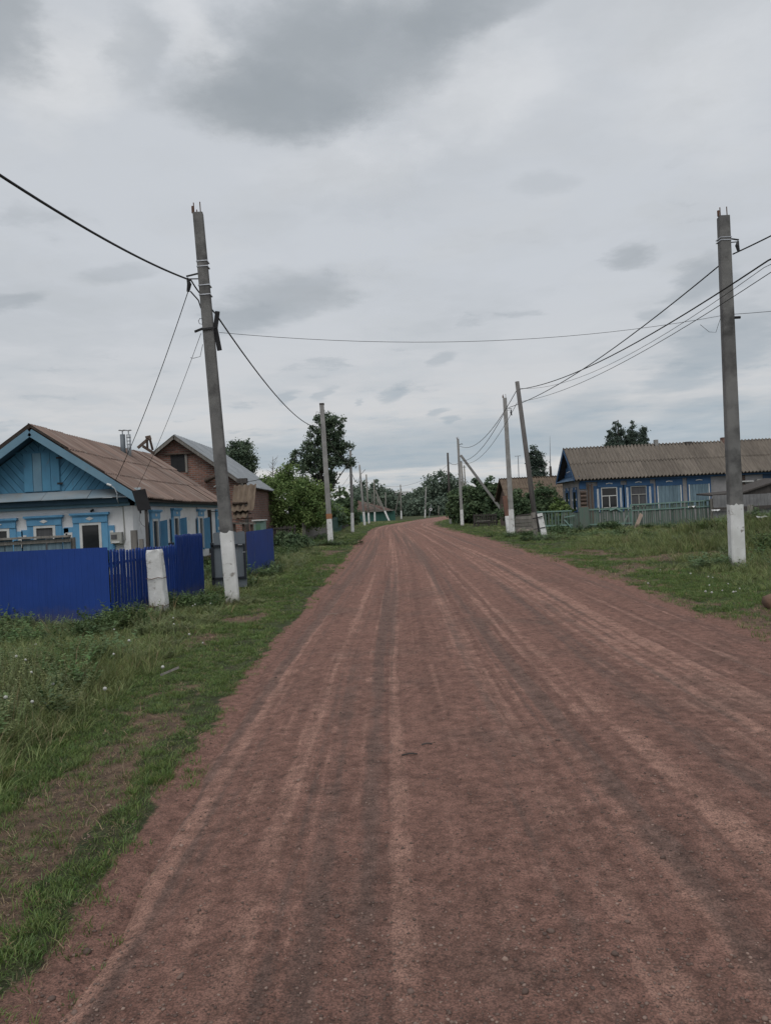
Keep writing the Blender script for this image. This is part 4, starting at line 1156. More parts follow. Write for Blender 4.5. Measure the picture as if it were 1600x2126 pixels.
    MB().tube([at(188, 1062, YF - .06), at(194, 1058, YF - .06)], .03, 6).build('small_bracket', iron, t)
    # flues and the broken ladder on the ridge
    for px, cap, r_ in ((254, 893, .085), (266.5, 896, .07)):
        p = at(px, 897, 26.2); f = MB().tube([V((p.x, p.y, 3.6)), V((p.x, p.y, p.z - .08))], r_, 10).build('flue', gate_g if px < 260 else galv, t, smooth=True)
        MB().tube([V((p.x, p.y, p.z - .08)), V((p.x, p.y, p.z + .07))], .02, 6).build('flue_rod', galv, f)
        MB().tube([V((p.x, p.y, p.z + .05)), V((p.x, p.y, p.z + .075))], [r_ * 1.6, r_ * 1.5], 10).build('flue_cap', galv, f)
        if px > 260:
            for k in range(4): MB().tube([V((p.x, p.y, p.z - .55 + .12 * k)), V((p.x, p.y, p.z - .53 + .12 * k))], r_ * 1.12, 10).build('flue_ring', galv, f)
    fr = thing('timber_trestle', at(303, 935, 28.6), 'broken timber trestle standing on the slate ridge', 'trestle')
    for a, b, w_ in (((286, 930), (310, 909), .10), ((305, 908), (306, 930), .07), ((311, 911), (317, 934), .07), ((296, 926), (321, 942), .10), ((303, 910), (313, 908), .16)):
        MB().beam(at(*a, 28.6), at(*b, 28.7 + .1 * rnd.random()), w_, .06, side=(0, 1, 0)).build('timber', wood_brown, fr)


white_house()


# ------------------------------------------------------------------ the blue fence, gate and yard things by the white house
def left_yard():
    hz = 1.22
    a, b = V((-9.6, 12.75, 0)), V((-4.42, 12.2, 0)); x = (b - a).normalized(); n = x.cross(Z1)
    t = thing('metal_fence', (-7, 12.5, 0), 'solid deep blue metal fence facing the tall weeds', 'fence', 'blue metal fence')
    L_ = (b - a).length; k = 5; me = rib_mesh('sheet', L_ / k, hz + .25, .10, .005, fence_b, .5)
    for i in range(k):
        p = a + x * (L_ * i / k); p.z = -.22
        inst('sheet', me, t, axes(p + n * (.002 * (i % 2)), x, Z1, n))
    for i in range(0, k + 1, 2):
        p = a + x * (L_ * i / k) - n * .06; MB().beam(p + V((0, 0, -.3)), p + V((0, 0, hz - .05)), .06, .06).build('post', gate_d, t)
    for z in (.35, .95): MB().beam(a - n * .025 + V((0, 0, z)), b - n * .025 + V((0, 0, z)), .04, .04).build('rail', fence_b, t)
    # slatted run along the street
    for (p0, p1, lab, gap, solid) in (((-4.41, 12.22), (-4.12, 15.0), 'deep blue slatted fence run with gaps by the white concrete stub', .042, True),
                                      ((-4.12, 15.02), (-3.98, 16.6), 'deep blue close-slatted fence run ending at the open gateway', .006, False)):
        A, B = V((*p0, 0)), V((*p1, 0)); L_ = (B - A).length; x = (B - A) / L_; n = x.cross(Z1)
        t = thing('metal_fence', (A + B) / 2, lab, 'fence', 'blue metal fence'); w = .078 if solid else .062; k = int(L_ / (w + gap))
        h = 1.2 if solid else 1.36
        me = MB().prism([(-w / 2, 0), (w / 2, 0), (w / 2, h - .03), (w * .3, h), (-w * .3, h), (-w / 2, h - .03)], (0, 0, 0), X1, Z1, -.008, .008).prism([(-.012, 0), (.012, 0), (.012, h - .04), (-.012, h - .04)], (0, 0, 0), X1, Z1, .008, .02).mesh('slat', fence_b)
        for i in range(k):
            p = A + x * (L_ * (i + .5) / k); z = gz(p.x, p.y) - .02 if solid else -.02
            inst('slat', me, t, axes(V((p.x, p.y, min(z, .03) + rnd.uniform(-.012, .012))), x, -n, Z1) @ Matrix.Rotation(rnd.gauss(0, .006), 4, 'Y'))
        for z in ((.30, .98) if solid else (.3, 1.05)): MB().beam(A - n * .03 + V((0, 0, z)), B - n * .03 + V((0, 0, z)), .04, .035).build('rail', fence_b, t)
        for f in ((.02, .98)): p = A.lerp(B, f) - n * .07; MB().beam(p - V((0, 0, .3)), p + V((0, 0, 1.2)), .06, .06).build('post', gate_d, t)
    # panel beyond the gateway
    A, B = V((-3.62, 19.9, 0)), V((-3.53, 24.0, 0)); L_ = (B - A).length; x = (B - A) / L_; n = x.cross(Z1)
    t = thing('metal_fence', (A + B) / 2, 'deep blue fence panel past the grey gate before the garden bush', 'fence', 'blue metal fence')
    me = rib_mesh('sheet', L_ / 4, 1.34, .10, .005, fence_b, .5)
    for i in range(4): inst('sheet', me, t, axes(A + x * (L_ * i / 4) + V((0, 0, -.08)) + n * .002 * (i % 2), x, Z1, n))
    for f in (0.01, .5, .99): p = A.lerp(B, f) - n * .06; MB().beam(p - V((0, 0, .3)), p + V((0, 0, 1.2)), .06, .06).build('post', gate_d, t)
    # grey gate leaf standing open across the verge
    Y = 17.4; g0, g1 = at(443, 1228, Y), at(514, 1222, Y); zb, zt = .06, at(480, 1105, Y).z
    t = thing('yard_gate', ((g0.x + g1.x) / 2, Y, 0), 'grey sheet-metal gate leaf in a dark frame, swung open beside the leaning pole', 'gate')
    x0, x1 = g0.x, g1.x
    for i in range(4):
        a = x0 + .05 + (x1 - x0 - .05) * i / 4; b = x0 + .05 + (x1 - x0 - .05) * (i + 1) / 4 - .004
        MB().prism([(a, zb), (b, zb), (b, zt - .015), (b - .03, zt + .01), (a + .03, zt + .01), (a, zt - .015)], (0, Y, 0), X1, Z1, -.004, .004).build('sheet', gate_g, t)
    for z in (zb + .22, zt - .29): MB().box((x0, Y - .05, z - .02), (x1 - .02, Y - .006, z + .02)).build('rail', gate_d, t)
    MB().box((x0 - .01, Y - .05, -.1), (x0 + .05, Y + .02, zt - .22)).build('hinge_post', gate_d, t)
    MB().box((x1 - .05, Y - .052, zb + .20), (x1 - .015, Y - .005, zt - .27)).build('stile', gate_d, t)
    MB().box((x1 - .16, Y - .062, zt - .30), (x1 - .06, Y - .05, zt - .275)).build('latch', steel, t)
    MB().box((x1 - .06, Y - .065, zb + .78), (x1 - .0, Y - .052, zb + .80)).build('latch', steel, t)
    # white concrete stub leaning by the fence
    p0, p1 = at(331, 1277, 13.3), at(321, 1142, 13.3); p0.z = gz(p0.x, p0.y)
    t = thing('concrete_stub', p0, 'whitewashed concrete stub leaning against the blue slats', 'post')
    g_ = random.Random(3); sb = MB(); ks = (-.15, .05, .22, .4, .55, .7, .85, .96, 1.0); sv_ = []
    for k_ in ks:
        p = p0.lerp(p1, k_); w_ = (.285 - .04 * k_) * (.9 if k_ == 1.0 else 1); d_ = .23 - .03 * k_
        for i, j in ((-.5, -.42), (-.42, -.5), (.1, -.5), (.42, -.5), (.5, -.4), (.5, .5), (-.5, .5)): sv_.append(p + V((i * w_ + g_.uniform(-.009, .009), j * d_ + g_.uniform(-.007, .007), g_.uniform(-.012, .012))))
    sb.add(sv_, [tuple(range(7))[::-1], tuple(range(7 * (len(ks) - 1), 7 * len(ks)))] + [(a * 7 + i, a * 7 + (i + 1) % 7, a * 7 + 7 + (i + 1) % 7, a * 7 + 7 + i) for a in range(len(ks) - 1) for i in range(7)]).build('stub_body', lime, t)
    for f in (.16, .58):
        p = p0.lerp(p1, f); MB().tube([p + V((-.15, -.125, .0)), p + V((-.05, -.13, -.015)), p + V((.06, -.13, .01)), p + V((.145, -.125, -.005)), p + V((.15, .1, 0))], .006, 5).build('tie_wire', rust, t)
    for dx in (-.09, .1): MB().tube([p0 + V((dx, -.12, -.05)), p0 + V((dx * 1.1, -.14, .2))], .01, 5).build('rebar', rust, t)
    # black board on its post
    Y = 15.6; pts = [(273.5, 1019), (299.7, 1015), (312, 1058), (286.6, 1060.5)]
    q = [at(*p, Y) for p in pts]; base = at(306, 1140, Y + .03); base.z = 0
    t = thing('sheet_sign', base, 'tilted black square sheet on a thin post above the blue slats', 'sign board')
    MB().add(q + [p + V((.01, .03, 0)) for p in q], [(3, 2, 1, 0), (4, 5, 6, 7), (0, 1, 5, 4), (1, 2, 6, 5), (2, 3, 7, 6), (3, 0, 4, 7)]).build('black_sheet', black_s, t)
    MB().beam(base - V((0, 0, .2)), at(302, 1030, Y + .06), .05, .05).build('post', wood_dark, t)
    MB().tube([at(291, 1060, Y - .01), at(292, 1066, Y - .01)], .02, 6).build('knob', iron, t)
    MB().tube([at(291, 1066, Y), at(289, 1080, Y), at(295, 1090, Y), at(302, 1094, Y)], .004, 5).build('wire', wirem, t)
    for (px, py, w_, lab) in ((278, 1101, .12, 'taller grey timber post showing above the blue slats'), (293, 1119, .08, 'short grey timber post between slats and black sheet post')):
        p = at(px, py, 15.3); o = MB().beam((p.x, p.y, -.2), p, w_, .07).build('timber_post', wood_gray, None, (p.x, p.y, 0)); tag(o, lab, 'post')
    # old board fence in the yard
    fence('board_fence', 'faded pale blue board fence in front of the house windows', (-11, 17.4), (-6.95, 17.0), 1.36, shut_g, .17, .02, 'flat', (.35, .93), wood_gray, 2.0, .02, tilt=.01, seed=5, piece='board')
    MB_cap = MB().beam((-11, 17.33, 1.40), (-6.95, 16.93, 1.40), .045, .12).build('coping_board', wood_gray, None, (-9, 17.1, 1.4)); tag(MB_cap, 'grey coping plank lying along the pale board fence', 'plank')
    # dry stick fallen in the weeds
    p = at(350, 1365, 7.6); z = gz(p.x, p.y); o = MB().beam((p.x - .09, p.y, z + .10), (p.x + .07, p.y + .1, z + .15), .022, .008).build('pale_slat', wood_gray, None, (p.x, p.y, z)); tag(o, 'pale broken slat lying in the weeds', 'slat')


left_yard()


# ------------------------------------------------------------------ brick house, shed and hut behind
def brick_house():
    Y0, Y2, XA, XE = 36.0, 46.2, -9.7, -6.38; AZ, EZ = 5.62, 3.12; XL = 2 * XA - XE; XW = XE - .2; X0 = XL + .2
    t = thing('brick_house', (XA, Y0, 0), 'unplastered red brick house with grey metal roof behind the white house', 'house')
    sl = (AZ - EZ) / (XE - XA); wz = EZ + .2 * sl
    wl = MB(); wl.prism([(X0, -.2), (XW, -.2), (XW, wz - .06), (XA, AZ - .08), (X0, wz - .06)], (0, Y2, 0), X1, Z1, 0, Y2 - Y0 - .3); wl.build('wall', brick, t)
    wn = MB().prism([(-.34, -.4), (.34, -.4), (.34, .4), (-.34, .4)], at(370, 962, Y0 + .3), X1, Z1, .002, .03).build('window', black_s, t)  # flat black panel stands in for the shade inside the opening
    c = at(370, 962, Y0 + .3)
    MB().box((c.x + .34, c.y - .08, c.z - .45), (c.x + .44, c.y - .002, c.z + .42)).build('frame', wood_gray, wn)
    MB().box((c.x - .6, c.y - .16, c.z + .42), (c.x + .95, c.y - .002, c.z + .50)).build('lintel', wood_brown, wn)
    p0, p1 = at(427, 998, Y0 + .2), at(452, 986, Y0 - .3)
    MB().tube([p0, p1], .11, 9).build('log_stub', wood_brown, t)
    MB().tube([at(444, 1011, Y0), at(452, 1006, Y0), at(462, 1004, Y0)], .02, 5).build('cable_end', white_p, t)
    rf = MB()
    for ex in (XE, XL):
        rf.add([(XA, Y0, AZ), (XA, Y2, AZ), (ex, Y2, EZ), (ex, Y0, EZ), (XA, Y0, AZ - .07), (XA, Y2, AZ - .07), (ex, Y2, EZ - .07), (ex, Y0, EZ - .07)],
               [(0, 1, 2, 3), (7, 6, 5, 4), (0, 4, 5, 1), (1, 5, 6, 2), (2, 6, 7, 3), (3, 7, 4, 0)])
    ro = rf.build('roof', wood_dark, t)
    for ex, sg in ((XE, 1), (XL, -1)):
        up = V((XA - ex, 0, AZ - EZ)); l = up.length; up /= l; k = 10; w = (Y2 - Y0 + .2) / k
        xa = Y1 if sg > 0 else -Y1; nn = xa.cross(up)
        if nn.z < 0: xa = -xa; nn = -nn
        me = rib_mesh('roof_sheet', w, l + .1, .5, .07, metal_r, .22)
        for i in range(k):
            o = V((ex, Y0 - .1 + w * (i if xa.y > 0 else i + 1), EZ)) + nn * (.02 + .003 * (i % 2)) - up * .06
            inst('roof_sheet', me, ro, axes(o, xa, up, nn))
        p0, p1 = V((XA, Y0 - .06, AZ - .05)), V((ex, Y0 - .06, EZ - .05)); MB().beam(p0, p1, .16, .04, side=(0, 1, 0)).build('barge_board', wood_gray, t)
    # timber bracket at the near corner
    b0, b1 = at(510, 1035, 35.4), at(508, 993, 35.4)
    fr = thing('timber_bracket', (b0.x, 35.4, 0), 'dark timber bracket post at the corner of the brick house', 'post')
    MB().beam((b0.x, 35.4, -.2), b1, .14, .14).build('post', wood_dark, fr)
    MB().box((b1.x - .34, 35.2, b1.z - .22), (b1.x + .1, 35.6, b1.z + .0)).build('box', wood_dark, fr)
    MB().beam(at(497, 1003, 35.3), at(509, 1015, 35.35), .06, .06).build('brace', wood_gray, fr)
    MB().tube([at(488, 1028, 35.5), at(487, 1016, 35.5), at(491, 1010, 35.5), at(488, 1022, 35.5)], .05, 6).build('wire_coil', galv, fr)


def ruined_shed():
    Y = 32.2
    t = thing('ruined_shed', at(502, 1120, Y), 'collapsed lean-to with ochre slate sheet over stacked boards', 'shed')
    me = corr_mesh('roof_sheet', .95, 1.5, 4, .045, slate_o, .012)
    lo, hi = at(480, 1062, Y - .3), at(490, 1029, Y + .3); up = (hi - lo); up.normalize(); xa = (X1 + V((0, .0, .02))).normalized(); up = (up - xa * up.dot(xa)).normalized()
    inst('roof_sheet', me, t, axes(lo, xa, up, xa.cross(up)))
    lo2 = at(483, 1078, Y - .45); me2 = corr_mesh('roof_sheet', .62, .75, 3, .045, slate_o, .012)
    xb = (X1 + V((0, 0, .12))).normalized(); ub = (V((.25, .8, .55))); ub = (ub - xb * ub.dot(xb)).normalized()
    inst('roof_sheet', me2, t, axes(lo2, xb, ub, xb.cross(ub)))
    g = random.Random(9)
    for i in range(11):
        z = at(500, 1080, Y).z - .02 + i * .075; x0 = at(488, 1080, Y).x + g.uniform(-.1, .25); x1 = at(522, 1080, Y).x + g.uniform(-.35, .05)
        MB().beam((x0, Y + g.uniform(-.1, .2), z), (x1, Y + g.uniform(-.1, .3), z + g.uniform(-.03, .03)), .055, .2, side=(0, 1, 0)).build('board', wood_brown if i % 3 else wood_gray, t)
    MB().beam(at(482, 1086, Y - .3), at(531, 1087, Y - .3), .07, .08).build('beam', wood_gray, t)
    for px in (486, 505, 522):
        p = at(px, 1086, Y - .2); MB().beam((p.x, p.y, -.2), p, .1, .1).build('post', wood_brown, t)
    MB().box((at(483, 1, Y).x - .2, Y + .1, -.1), (at(512, 1, Y).x - .2, Y + .5, .95)).build('back_board', wood_dark, t)
    t = thing('green_hut', at(535, 1130, 34.5), 'small pale green hut with white-edged flat roof beside the collapsed lean-to', 'hut')
    a, b = at(526, 1082, 34.5), at(546, 1080, 34.5)
    MB().box((a.x, 34.5, -.1), (b.x, 35.3, a.z)).build('wall', teal_l, t)
    MB().box((a.x - .06, 34.42, a.z), (b.x + .06, 35.4, a.z + .06)).build('roof', white_p, t)
    MB().box((a.x + .1, 34.48, 0), (a.x + .3, 34.499, a.z - .15)).build('door', mat('hut_green', (.11, .2, .13), (.08, .15, .1), 3, .8), t)


brick_house(); ruined_shed()
fence('picket_fence', 'dark weathered picket fence under the garden bush', (-7.4, 40.5), (-4.9, 41.5), 1.15, wood_dark, .09, .05, 'point', seed=11, tilt=.03)
fence('board_fence', 'grey plank fence along the street behind the orange-banded pole', (-4.75, 45), (-4.25, 58), 1.25, wood_gray, .2, .015, 'flat', seed=12, piece='board')
fence('board_fence', 'green painted board fence along the street by the tall poplar', (-4.3, 61), (-4.5, 78), 1.35, green_w, .4, .02, 'flat', seed=13, piece='board', posts=3)
fence('board_fence', 'dark brown plank fence between green boards and green shed', (-4.5, 79), (-4.9, 108), 1.4, wood_dark, .4, .03, 'flat', seed=14, piece='board', posts=4)


# ------------------------------------------------------------------ the long blue house over the road
def blue_house():
    YF, XG, YB, XR = 48.0, 12.15, 52.6, 27.5; ZE = 3.02; YR = (YF + YB) / 2; ZR = 5.06; EO = .28
    t = thing('long_house', ((XG + XR) / 2, YF, 0), 'long grey and blue house with slate roof and pale shutters', 'house')
    MB().box((XG, YF, -.2), (XR, YB, ZE)).build('wall', gray_pl, t)
    MB().prism([(YF + .02, ZE), (YB - .02, ZE), (YR, ZR - .2)], (XG + .12, 0, 0), Y1, Z1, -.06, .06).build('gable', house_b, t)
    for i in range(9):     # upright gable boards
        y = YF + .12 + i * .5; h = (1 - abs(y + .22 - YR) / (YR - YF)) * (ZR - ZE) - .25
        if h > .1: MB().box((XG + .02, y, ZE + .3), (XG + .055, y + .47, ZE + .05 + max(h, .3))).build('gable_board', house_b, t)
    MB().add([(XG - .4, YF - .1, ZE + .02), (XG - .4, YB + .1, ZE + .02), (XG + .05, YB + .1, ZE + .3), (XG + .05, YF - .1, ZE + .3), (XG - .4, YF - .1, ZE - .02), (XG - .4, YB + .1, ZE - .02), (XG + .05, YB + .1, ZE + .26), (XG + .05, YF - .1, ZE + .26)],
             [(0, 1, 2, 3), (7, 6, 5, 4), (0, 4, 5, 1), (1, 5, 6, 2), (2, 6, 7, 3), (3, 7, 4, 0)]).build('pent_roof', mat('blue_tin', (.1, .17, .27), (.07, .13, .22), 2, .4, metal=.3), t)
    MB().box((XG + .001, YF - .16, ZE - .16), (XR, YF - .002, ZE - .02)).build('eaves_board', house_b, t)
    # roof
    rf = MB(); GO = .35
    for ey in (YF - EO, YB + EO):
        ez = ZE - .18 * 0 + .0
        rf.add([(XG - GO, YR, ZR), (XR, YR, ZR), (XR, ey, ez), (XG - GO, ey, ez), (XG - GO, YR, ZR - .06), (XR, YR, ZR - .06), (XR, ey, ez - .06), (XG - GO, ey, ez - .06)],
               [(0, 1, 2, 3), (7, 6, 5, 4), (0, 4, 5, 1), (1, 5, 6, 2), (2, 6, 7, 3), (3, 7, 4, 0)])
    ro = rf.build('roof', wood_dark, t); LN = XR - XG + GO
    up = V((0, YR - YF + EO, ZR - ZE)); sheet_roof(ro, (XG - GO - .03, YF - EO - .06, ZE - .04), X1, LN, up, up.length + .1, 2, 14, 5, .075, slate_g, seed=5)
    upb = V((0, YR - YB - EO, ZR - ZE)); sheet_roof(ro, (XG - GO - .03, YB + EO + .06, ZE - .04), X1, LN, upb, up.length + .1, 2, 14, 5, .075, slate_g, seed=6)
    for ey in (YF - EO, YB + EO): MB().beam((XG - GO - .02, YR, ZR - .03), (XG - GO - .02, ey, ZE - .05), .16, .04, side=(1, 0, 0)).build('barge_board', house_b, t)
    for px, py, w_, h_, m_ in ((1361, 913, .2, .4, concrete_y), (1428, 917, .42, .16, wood_dark), (1503, 908, .4, .35, brick)):
        p = at(px, py, YR); MB().box((p.x - w_ / 2, YR - .15, ZR - .3), (p.x + w_ / 2, YR + .2, p.z)).build('chimney', m_, t)
    # gable windows (seen edge on), their white studs
    for y in (YF + 1.2, YF + 3.2):
        w = MB().box((XG - .06, y - .5, 1.0), (XG - .001, y + .5, 2.6)).build('window', house_b, t)
        MB().box((XG - .07, y - .3, 1.1), (XG - .06, y + .3, 2.3)).build('pane', glass, w)
        for z in (1.2, 1.75, 2.45): MB().box((XG - .10, y - .5, z), (XG - .06, y - .42, z + .12)).box((XG - .10, y + .42, z), (XG - .06, y + .5, z + .12)).build('stud', white_p, w)
    for z, y in ((ZE + 1.35, YR - .3), (ZE + 1.0, YR - .55)): MB().tube([(XG - .02, y, z), (XG + .02, y, z)], .09, 8).build('vent', white_p, t)
    # corner post with log ends
    MB().box((XG - .04, YF - .06, 2.45), (XG + .38, YF + .05, 2.86)).build('corner_box', house_b, t)
    for i in range(9):
        MB().tube([(XG - .02, YF - .14, .35 + i * .235), (XG - .02 + .36, YF - .14, .35 + i * .235)], .115, 8).build('log_end', wood_brown, t)
    for px in (1222, 1229): p = at(px, 1050, YF - .1); MB().box((p.x - .05, YF - .2, .1), (p.x + .05, YF - .14, 2.75)).build('corner_board', wood_brown, t)
    # windows
    def box_(m, x0, x1, z0, z1, d0, d1): return m.box((x0, YF - d1, z0), (x1, YF - d0, z1))
    for i, px in enumerate((1264, 1325)):
        x = at(px, 1030, YF).x
        w = box_(MB(), x - .95, x - .5, .95, 2.6, .001, .05); box_(w, x + .5, x + .95, .95, 2.6, .001, .05); w = w.build('window', house_b, t)
        box_(MB(), x - .72, x + .72, 2.5, 2.86, .05, .09).build('head_board', house_b, w)
        q = MB(); q.tube([(x - .2, YF - .1, 2.7), (x, YF - .1, 2.735), (x + .2, YF - .1, 2.7)], .03, 5); q.build('ornament', white_p, w)
        for dx in (-.76, .66): box_(MB(), x + dx, x + dx + .05, 1.0, 2.42, .05, .06).build('stripe', white_p, w); box_(MB(), x + dx + .07, x + dx + .11, 1.0, 2.42, .05, .06).build('stripe', white_p, w)
        f = MB()
        for a0, a1, b0, b1 in ((-.5, -.45, 1.0, 2.48), (.45, .5, 1.0, 2.48), (-.45, .45, 2.43, 2.48), (-.45, .45, 1.93, 1.98), (-.025, .025, 1.0, 1.93), (-.45, .45, 1.2, 1.24)): box_(f, x + a0, x + a1, b0, b1, .01, .06)
        f.build('frame', white_p if i == 0 else meter_m, w)
        for a0, a1, b0, b1 in ((-.45, .45, 1.98, 2.43), (-.45, -.025, 1.24, 1.93), (.025, .45, 1.24, 1.93), (-.45, -.025, 1.0, 1.2), (.025, .45, 1.0, 1.2)):
            box_(MB(), x + a0, x + a1, b0, b1, .012, .02).build('pane', glass if i == 0 else curtain, w)
    x = at(1295, 1, YF).x
    box_(MB(), x - .12, x + .12, 1.0, 2.35, .002, .04).build('shutter', house_b, t)
    for px, hw in ((1389, .72), (1451, .62)):
        x = at(px, 1030, YF).x
        w = box_(MB(), x - hw - .12, x + hw + .12, 2.42, 2.9, .001, .06); box_(w, x - hw - .12, x - hw, .9, 2.42, .001, .05); box_(w, x + hw, x + hw + .12, .9, 2.42, .001, .05); w = w.build('window', house_b, t)
        q = MB(); q.tube([(x - .2, YF - .08, 2.66), (x, YF - .08, 2.695), (x + .2, YF - .08, 2.66)], .03, 5); q.build('ornament', white_p, w)
        for k in range(6):
            a0 = x - hw + 2 * hw * k / 6; box_(MB(), a0 + .006, a0 + 2 * hw / 6 - .006, .95, 2.42, .01, .04 + .012 * rnd.random()).build('shutter_board', shut_g, w)
        for sd in (-1, 1): box_(MB(), x + sd * hw - .03, x + sd * hw + .03, .95, 2.42, .052, .06).build('stripe', white_p, w)
    xa, xb = at(1471, 1, YF).x, at(1499, 1, YF).x
    pt = MB().box((xa, YF - .03, .8), (xb, YF - .001, 2.86)).build('bare_lath', wood_dark, t)
    for i in range(14): MB().box((xa + rnd.uniform(0, .1), YF - .05, 1.2 + i * .115), (xb - rnd.uniform(0, .1), YF - .03, 1.28 + i * .115)).build('lath', wood_brown, pt)
    x = at(1536, 1, YF).x; MB().box((x, YF - .04, .6), (XR, YF - .001, 2.86)).build('blue_cladding', mat('dull_blue', (.035, .065, .115), (.025, .05, .09), 2, .8), t)
    p = [at(1534, 1000, YF - .1), at(1563, 999, YF - .1), at(1565, 1012, YF - .1)]
    MB().tube(p, .05, 6).build('white_pipe', white_p, t)
    p = at(1576, 1002, YF - .08); MB().box((p.x - .2, YF - .2, p.z - .12), (p.x + .15, YF - .04, p.z + .22)).build('meter_box', meter_m, t)
    q = at(1571, 928, YF)
    MB().tube([at(1176, 982, YF + 1), at(1190, 975, YF + .6)], .03, 5).build('gable_pipe', galv, t)


def right_yard():
    fence('picket_fence', 'green weathered picket fence section nearest the leaning pole', (8.35, 43.2), (10.55, 43.8), 1.2, teal_p, .12, .07, 'flat', (.3, .97), teal_l, 2.2, .03, seed=21, tilt=.02)
    fence('picket_fence', 'green picket fence before the long house windows, boards close set', (11.05, 43.8), (14.0, 44.0), 1.25, teal_p, .10, .035, 'flat', (.25, .93), teal_l, 3.0, .03, seed=22, tilt=.015)
    fence('picket_fence', 'long grey-green picket fence ending at the slate fence', (14.05, 44.0), (19.0, 44.6), 1.42, teal_p, .085, .04, 'round', (.72, .95), teal_l, 2.5, .035, seed=23, tilt=.03)
    g = thing('picket_gate', (10.8, 43.7, 0), 'sagging green wicket gate with pale diagonal brace', 'gate')
    for i in range(6): MB().beam((10.56 + i * .09, 43.78, 0), (10.56 + i * .09, 43.78, 1.02 + .03 * rnd.random()), .075, .02).build('picket', teal_p, g)
    MB().beam(at(1171, 1074, 43.6), at(1193, 1070, 43.6), .06, .04).build('rail', teal_l, g); MB().beam(at(1171, 1079, 43.6), at(1188, 1098, 43.6), .06, .03).build('brace', teal_l, g)
    o = MB().box((10.95, 43.65, -.1), (11.5, 43.72, 1.34)).build('plank_screen', teal_p, None, (11.2, 43.7, 0)); tag(o, 'solid green wooden panel between wicket gate and picket fence', 'panel')
    for a, b, w_, m_, lab in (((1285, 1108), (1302, 1070), .08, teal_p, 'thin dark prop leaning on the picket fence'), ((1315, 1107), (1331, 1067), .2, lean_p, 'pale wide plank leaning on the picket fence')):
        p0, p1 = at(*a, 42.9), at(*b, 43.85); o = MB().beam(p0, p1, w_, .04, side=(0, 1, 0)).build('leaning_plank', m_, None, p0); tag(o, lab, 'plank')
    t = thing('roof_ridge_rail', at(1280, 1060, 43.9), 'crooked pale rail lying over the picket tops', 'rail')
    p = [at(1265, 1060, 43.85), at(1278, 1055, 43.85), at(1290, 1061, 43.85)]
    for i in range(2): MB().beam(p[i], p[i + 1], .07, .05).build('rail_piece', teal_l, t)
    # slate-sheet fence
    Y = 40.0
    t = thing('slate_fence', (20, Y, 0), 'grey slate-sheet fence in two tiers behind the grassy heap', 'fence')
    x0, x1 = at(1430, 1, Y).x, 24.5; z0, z1 = at(1500, 1054, Y).z, at(1430, 1030, Y).z; k = 8; w = (x1 - x0) / k
    me = corr_mesh('slate_sheet', w - .01, .62, 5, .025, slate_w)
    for i in range(k): inst('slate_sheet', me, t, axes(V((x0 + w * i, Y, 1.02 + rnd.uniform(-.02, .02))), X1, (Z1 + V((0, .03 * rnd.random(), 0))).normalized(), -Y1))
    me = corr_mesh('slate_sheet', w - .01, .95, 5, .025, slate_w)
    for i in range(k): inst('slate_sheet', me, t, axes(V((x0 + w * i, Y + .07, -.1 + rnd.uniform(-.02, .02))), X1, Z1, -Y1))
    MB().beam((x0, Y - .06, .95), (x1, Y - .06, .95), .14, .06).build('rail', wood_dark, t)
    for i in range(5): MB().beam((x0 + i * 2, Y + .16, -.2), (x0 + i * 2, Y + .16, 1.5), .12, .12).build('post', wood_gray, t)
    for px, lab in ((1556, 'thin stump standing behind the upright pole foot'),): p = at(px, 1048, 38); o = MB().tube([(p.x, p.y, -.2), p], [.16, .13], 8).build('stump', wood_gray, None, (p.x, p.y, 0)); tag(o, lab, 'stump')
    # low shed roof over the fence
    Y = 43.5
    t = thing('low_shed', at(1560, 1040, Y), 'low shed with sloping tarred roof behind the slate fence', 'shed')
    a, b, c = at(1478, 1027, Y), at(1542, 1021, Y), at(1625, 993, Y)
    for p0, p1 in ((a, b), (b, c)): MB().add([p0, p1, p1 + V((0, 2.2, .1)), p0 + V((0, 2.2, .1)), p0 - Z1 * .09, p1 - Z1 * .09, p1 + V((0, 2.2, .01)), p0 + V((0, 2.2, .01))], [(0, 1, 2, 3), (7, 6, 5, 4), (0, 4, 5, 1), (1, 5, 6, 2), (2, 6, 7, 3), (3, 7, 4, 0)]).build('roof', wood_dark, t)
    MB().add([(b.x, Y + .15, -.1), (c.x, Y + .15, -.1), (c.x, Y + .15, c.z - .1), (b.x, Y + .15, b.z - .1), (b.x, Y + .3, -.1), (c.x, Y + .3, -.1), (c.x, Y + .3, c.z - .1), (b.x, Y + .3, b.z - .1)], [(0, 1, 2, 3), (7, 6, 5, 4), (0, 4, 5, 1), (1, 5, 6, 2), (2, 6, 7, 3), (3, 7, 4, 0)]).build('wall', wood_dark, t)
    # timber stack on stones
    Y = 41.5
    t = thing('timber_stack', at(1090, 1105, Y), 'grey sawn timbers stacked on stones beside the leaning pole', 'timber stack')
    for i in range(4):
        a, b = at(1068 + rnd.uniform(-1, 2), 1098 - i * 7.4, Y), at(1112 + rnd.uniform(-3, 3), 1095 - i * 7.2, Y)
        MB().beam(a, b, .17, .3, side=(0, 1, 0)).build('timber', wood_gray, t)
    MB().beam(at(1072, 1071, Y), at(1100, 1068, Y), .07, .3, side=(0, 1, 0)).build('timber', wood_dark, t)
    for i in range(9):
        p = at(1071 + i * 5 + rnd.uniform(-1, 1), 1103 + rnd.uniform(-2, 2), Y - .15); boulder(p, .11 + .05 * rnd.random(), stone, 'stone', t)
    # small picket fence and bench at the bushes
    fence('picket_fence', 'small dark picket fence with a bench under the bushes', (7.6, 66.5), (9.6, 66.8), 1.1, wood_dark, .1, .07, 'flat', seed=31)
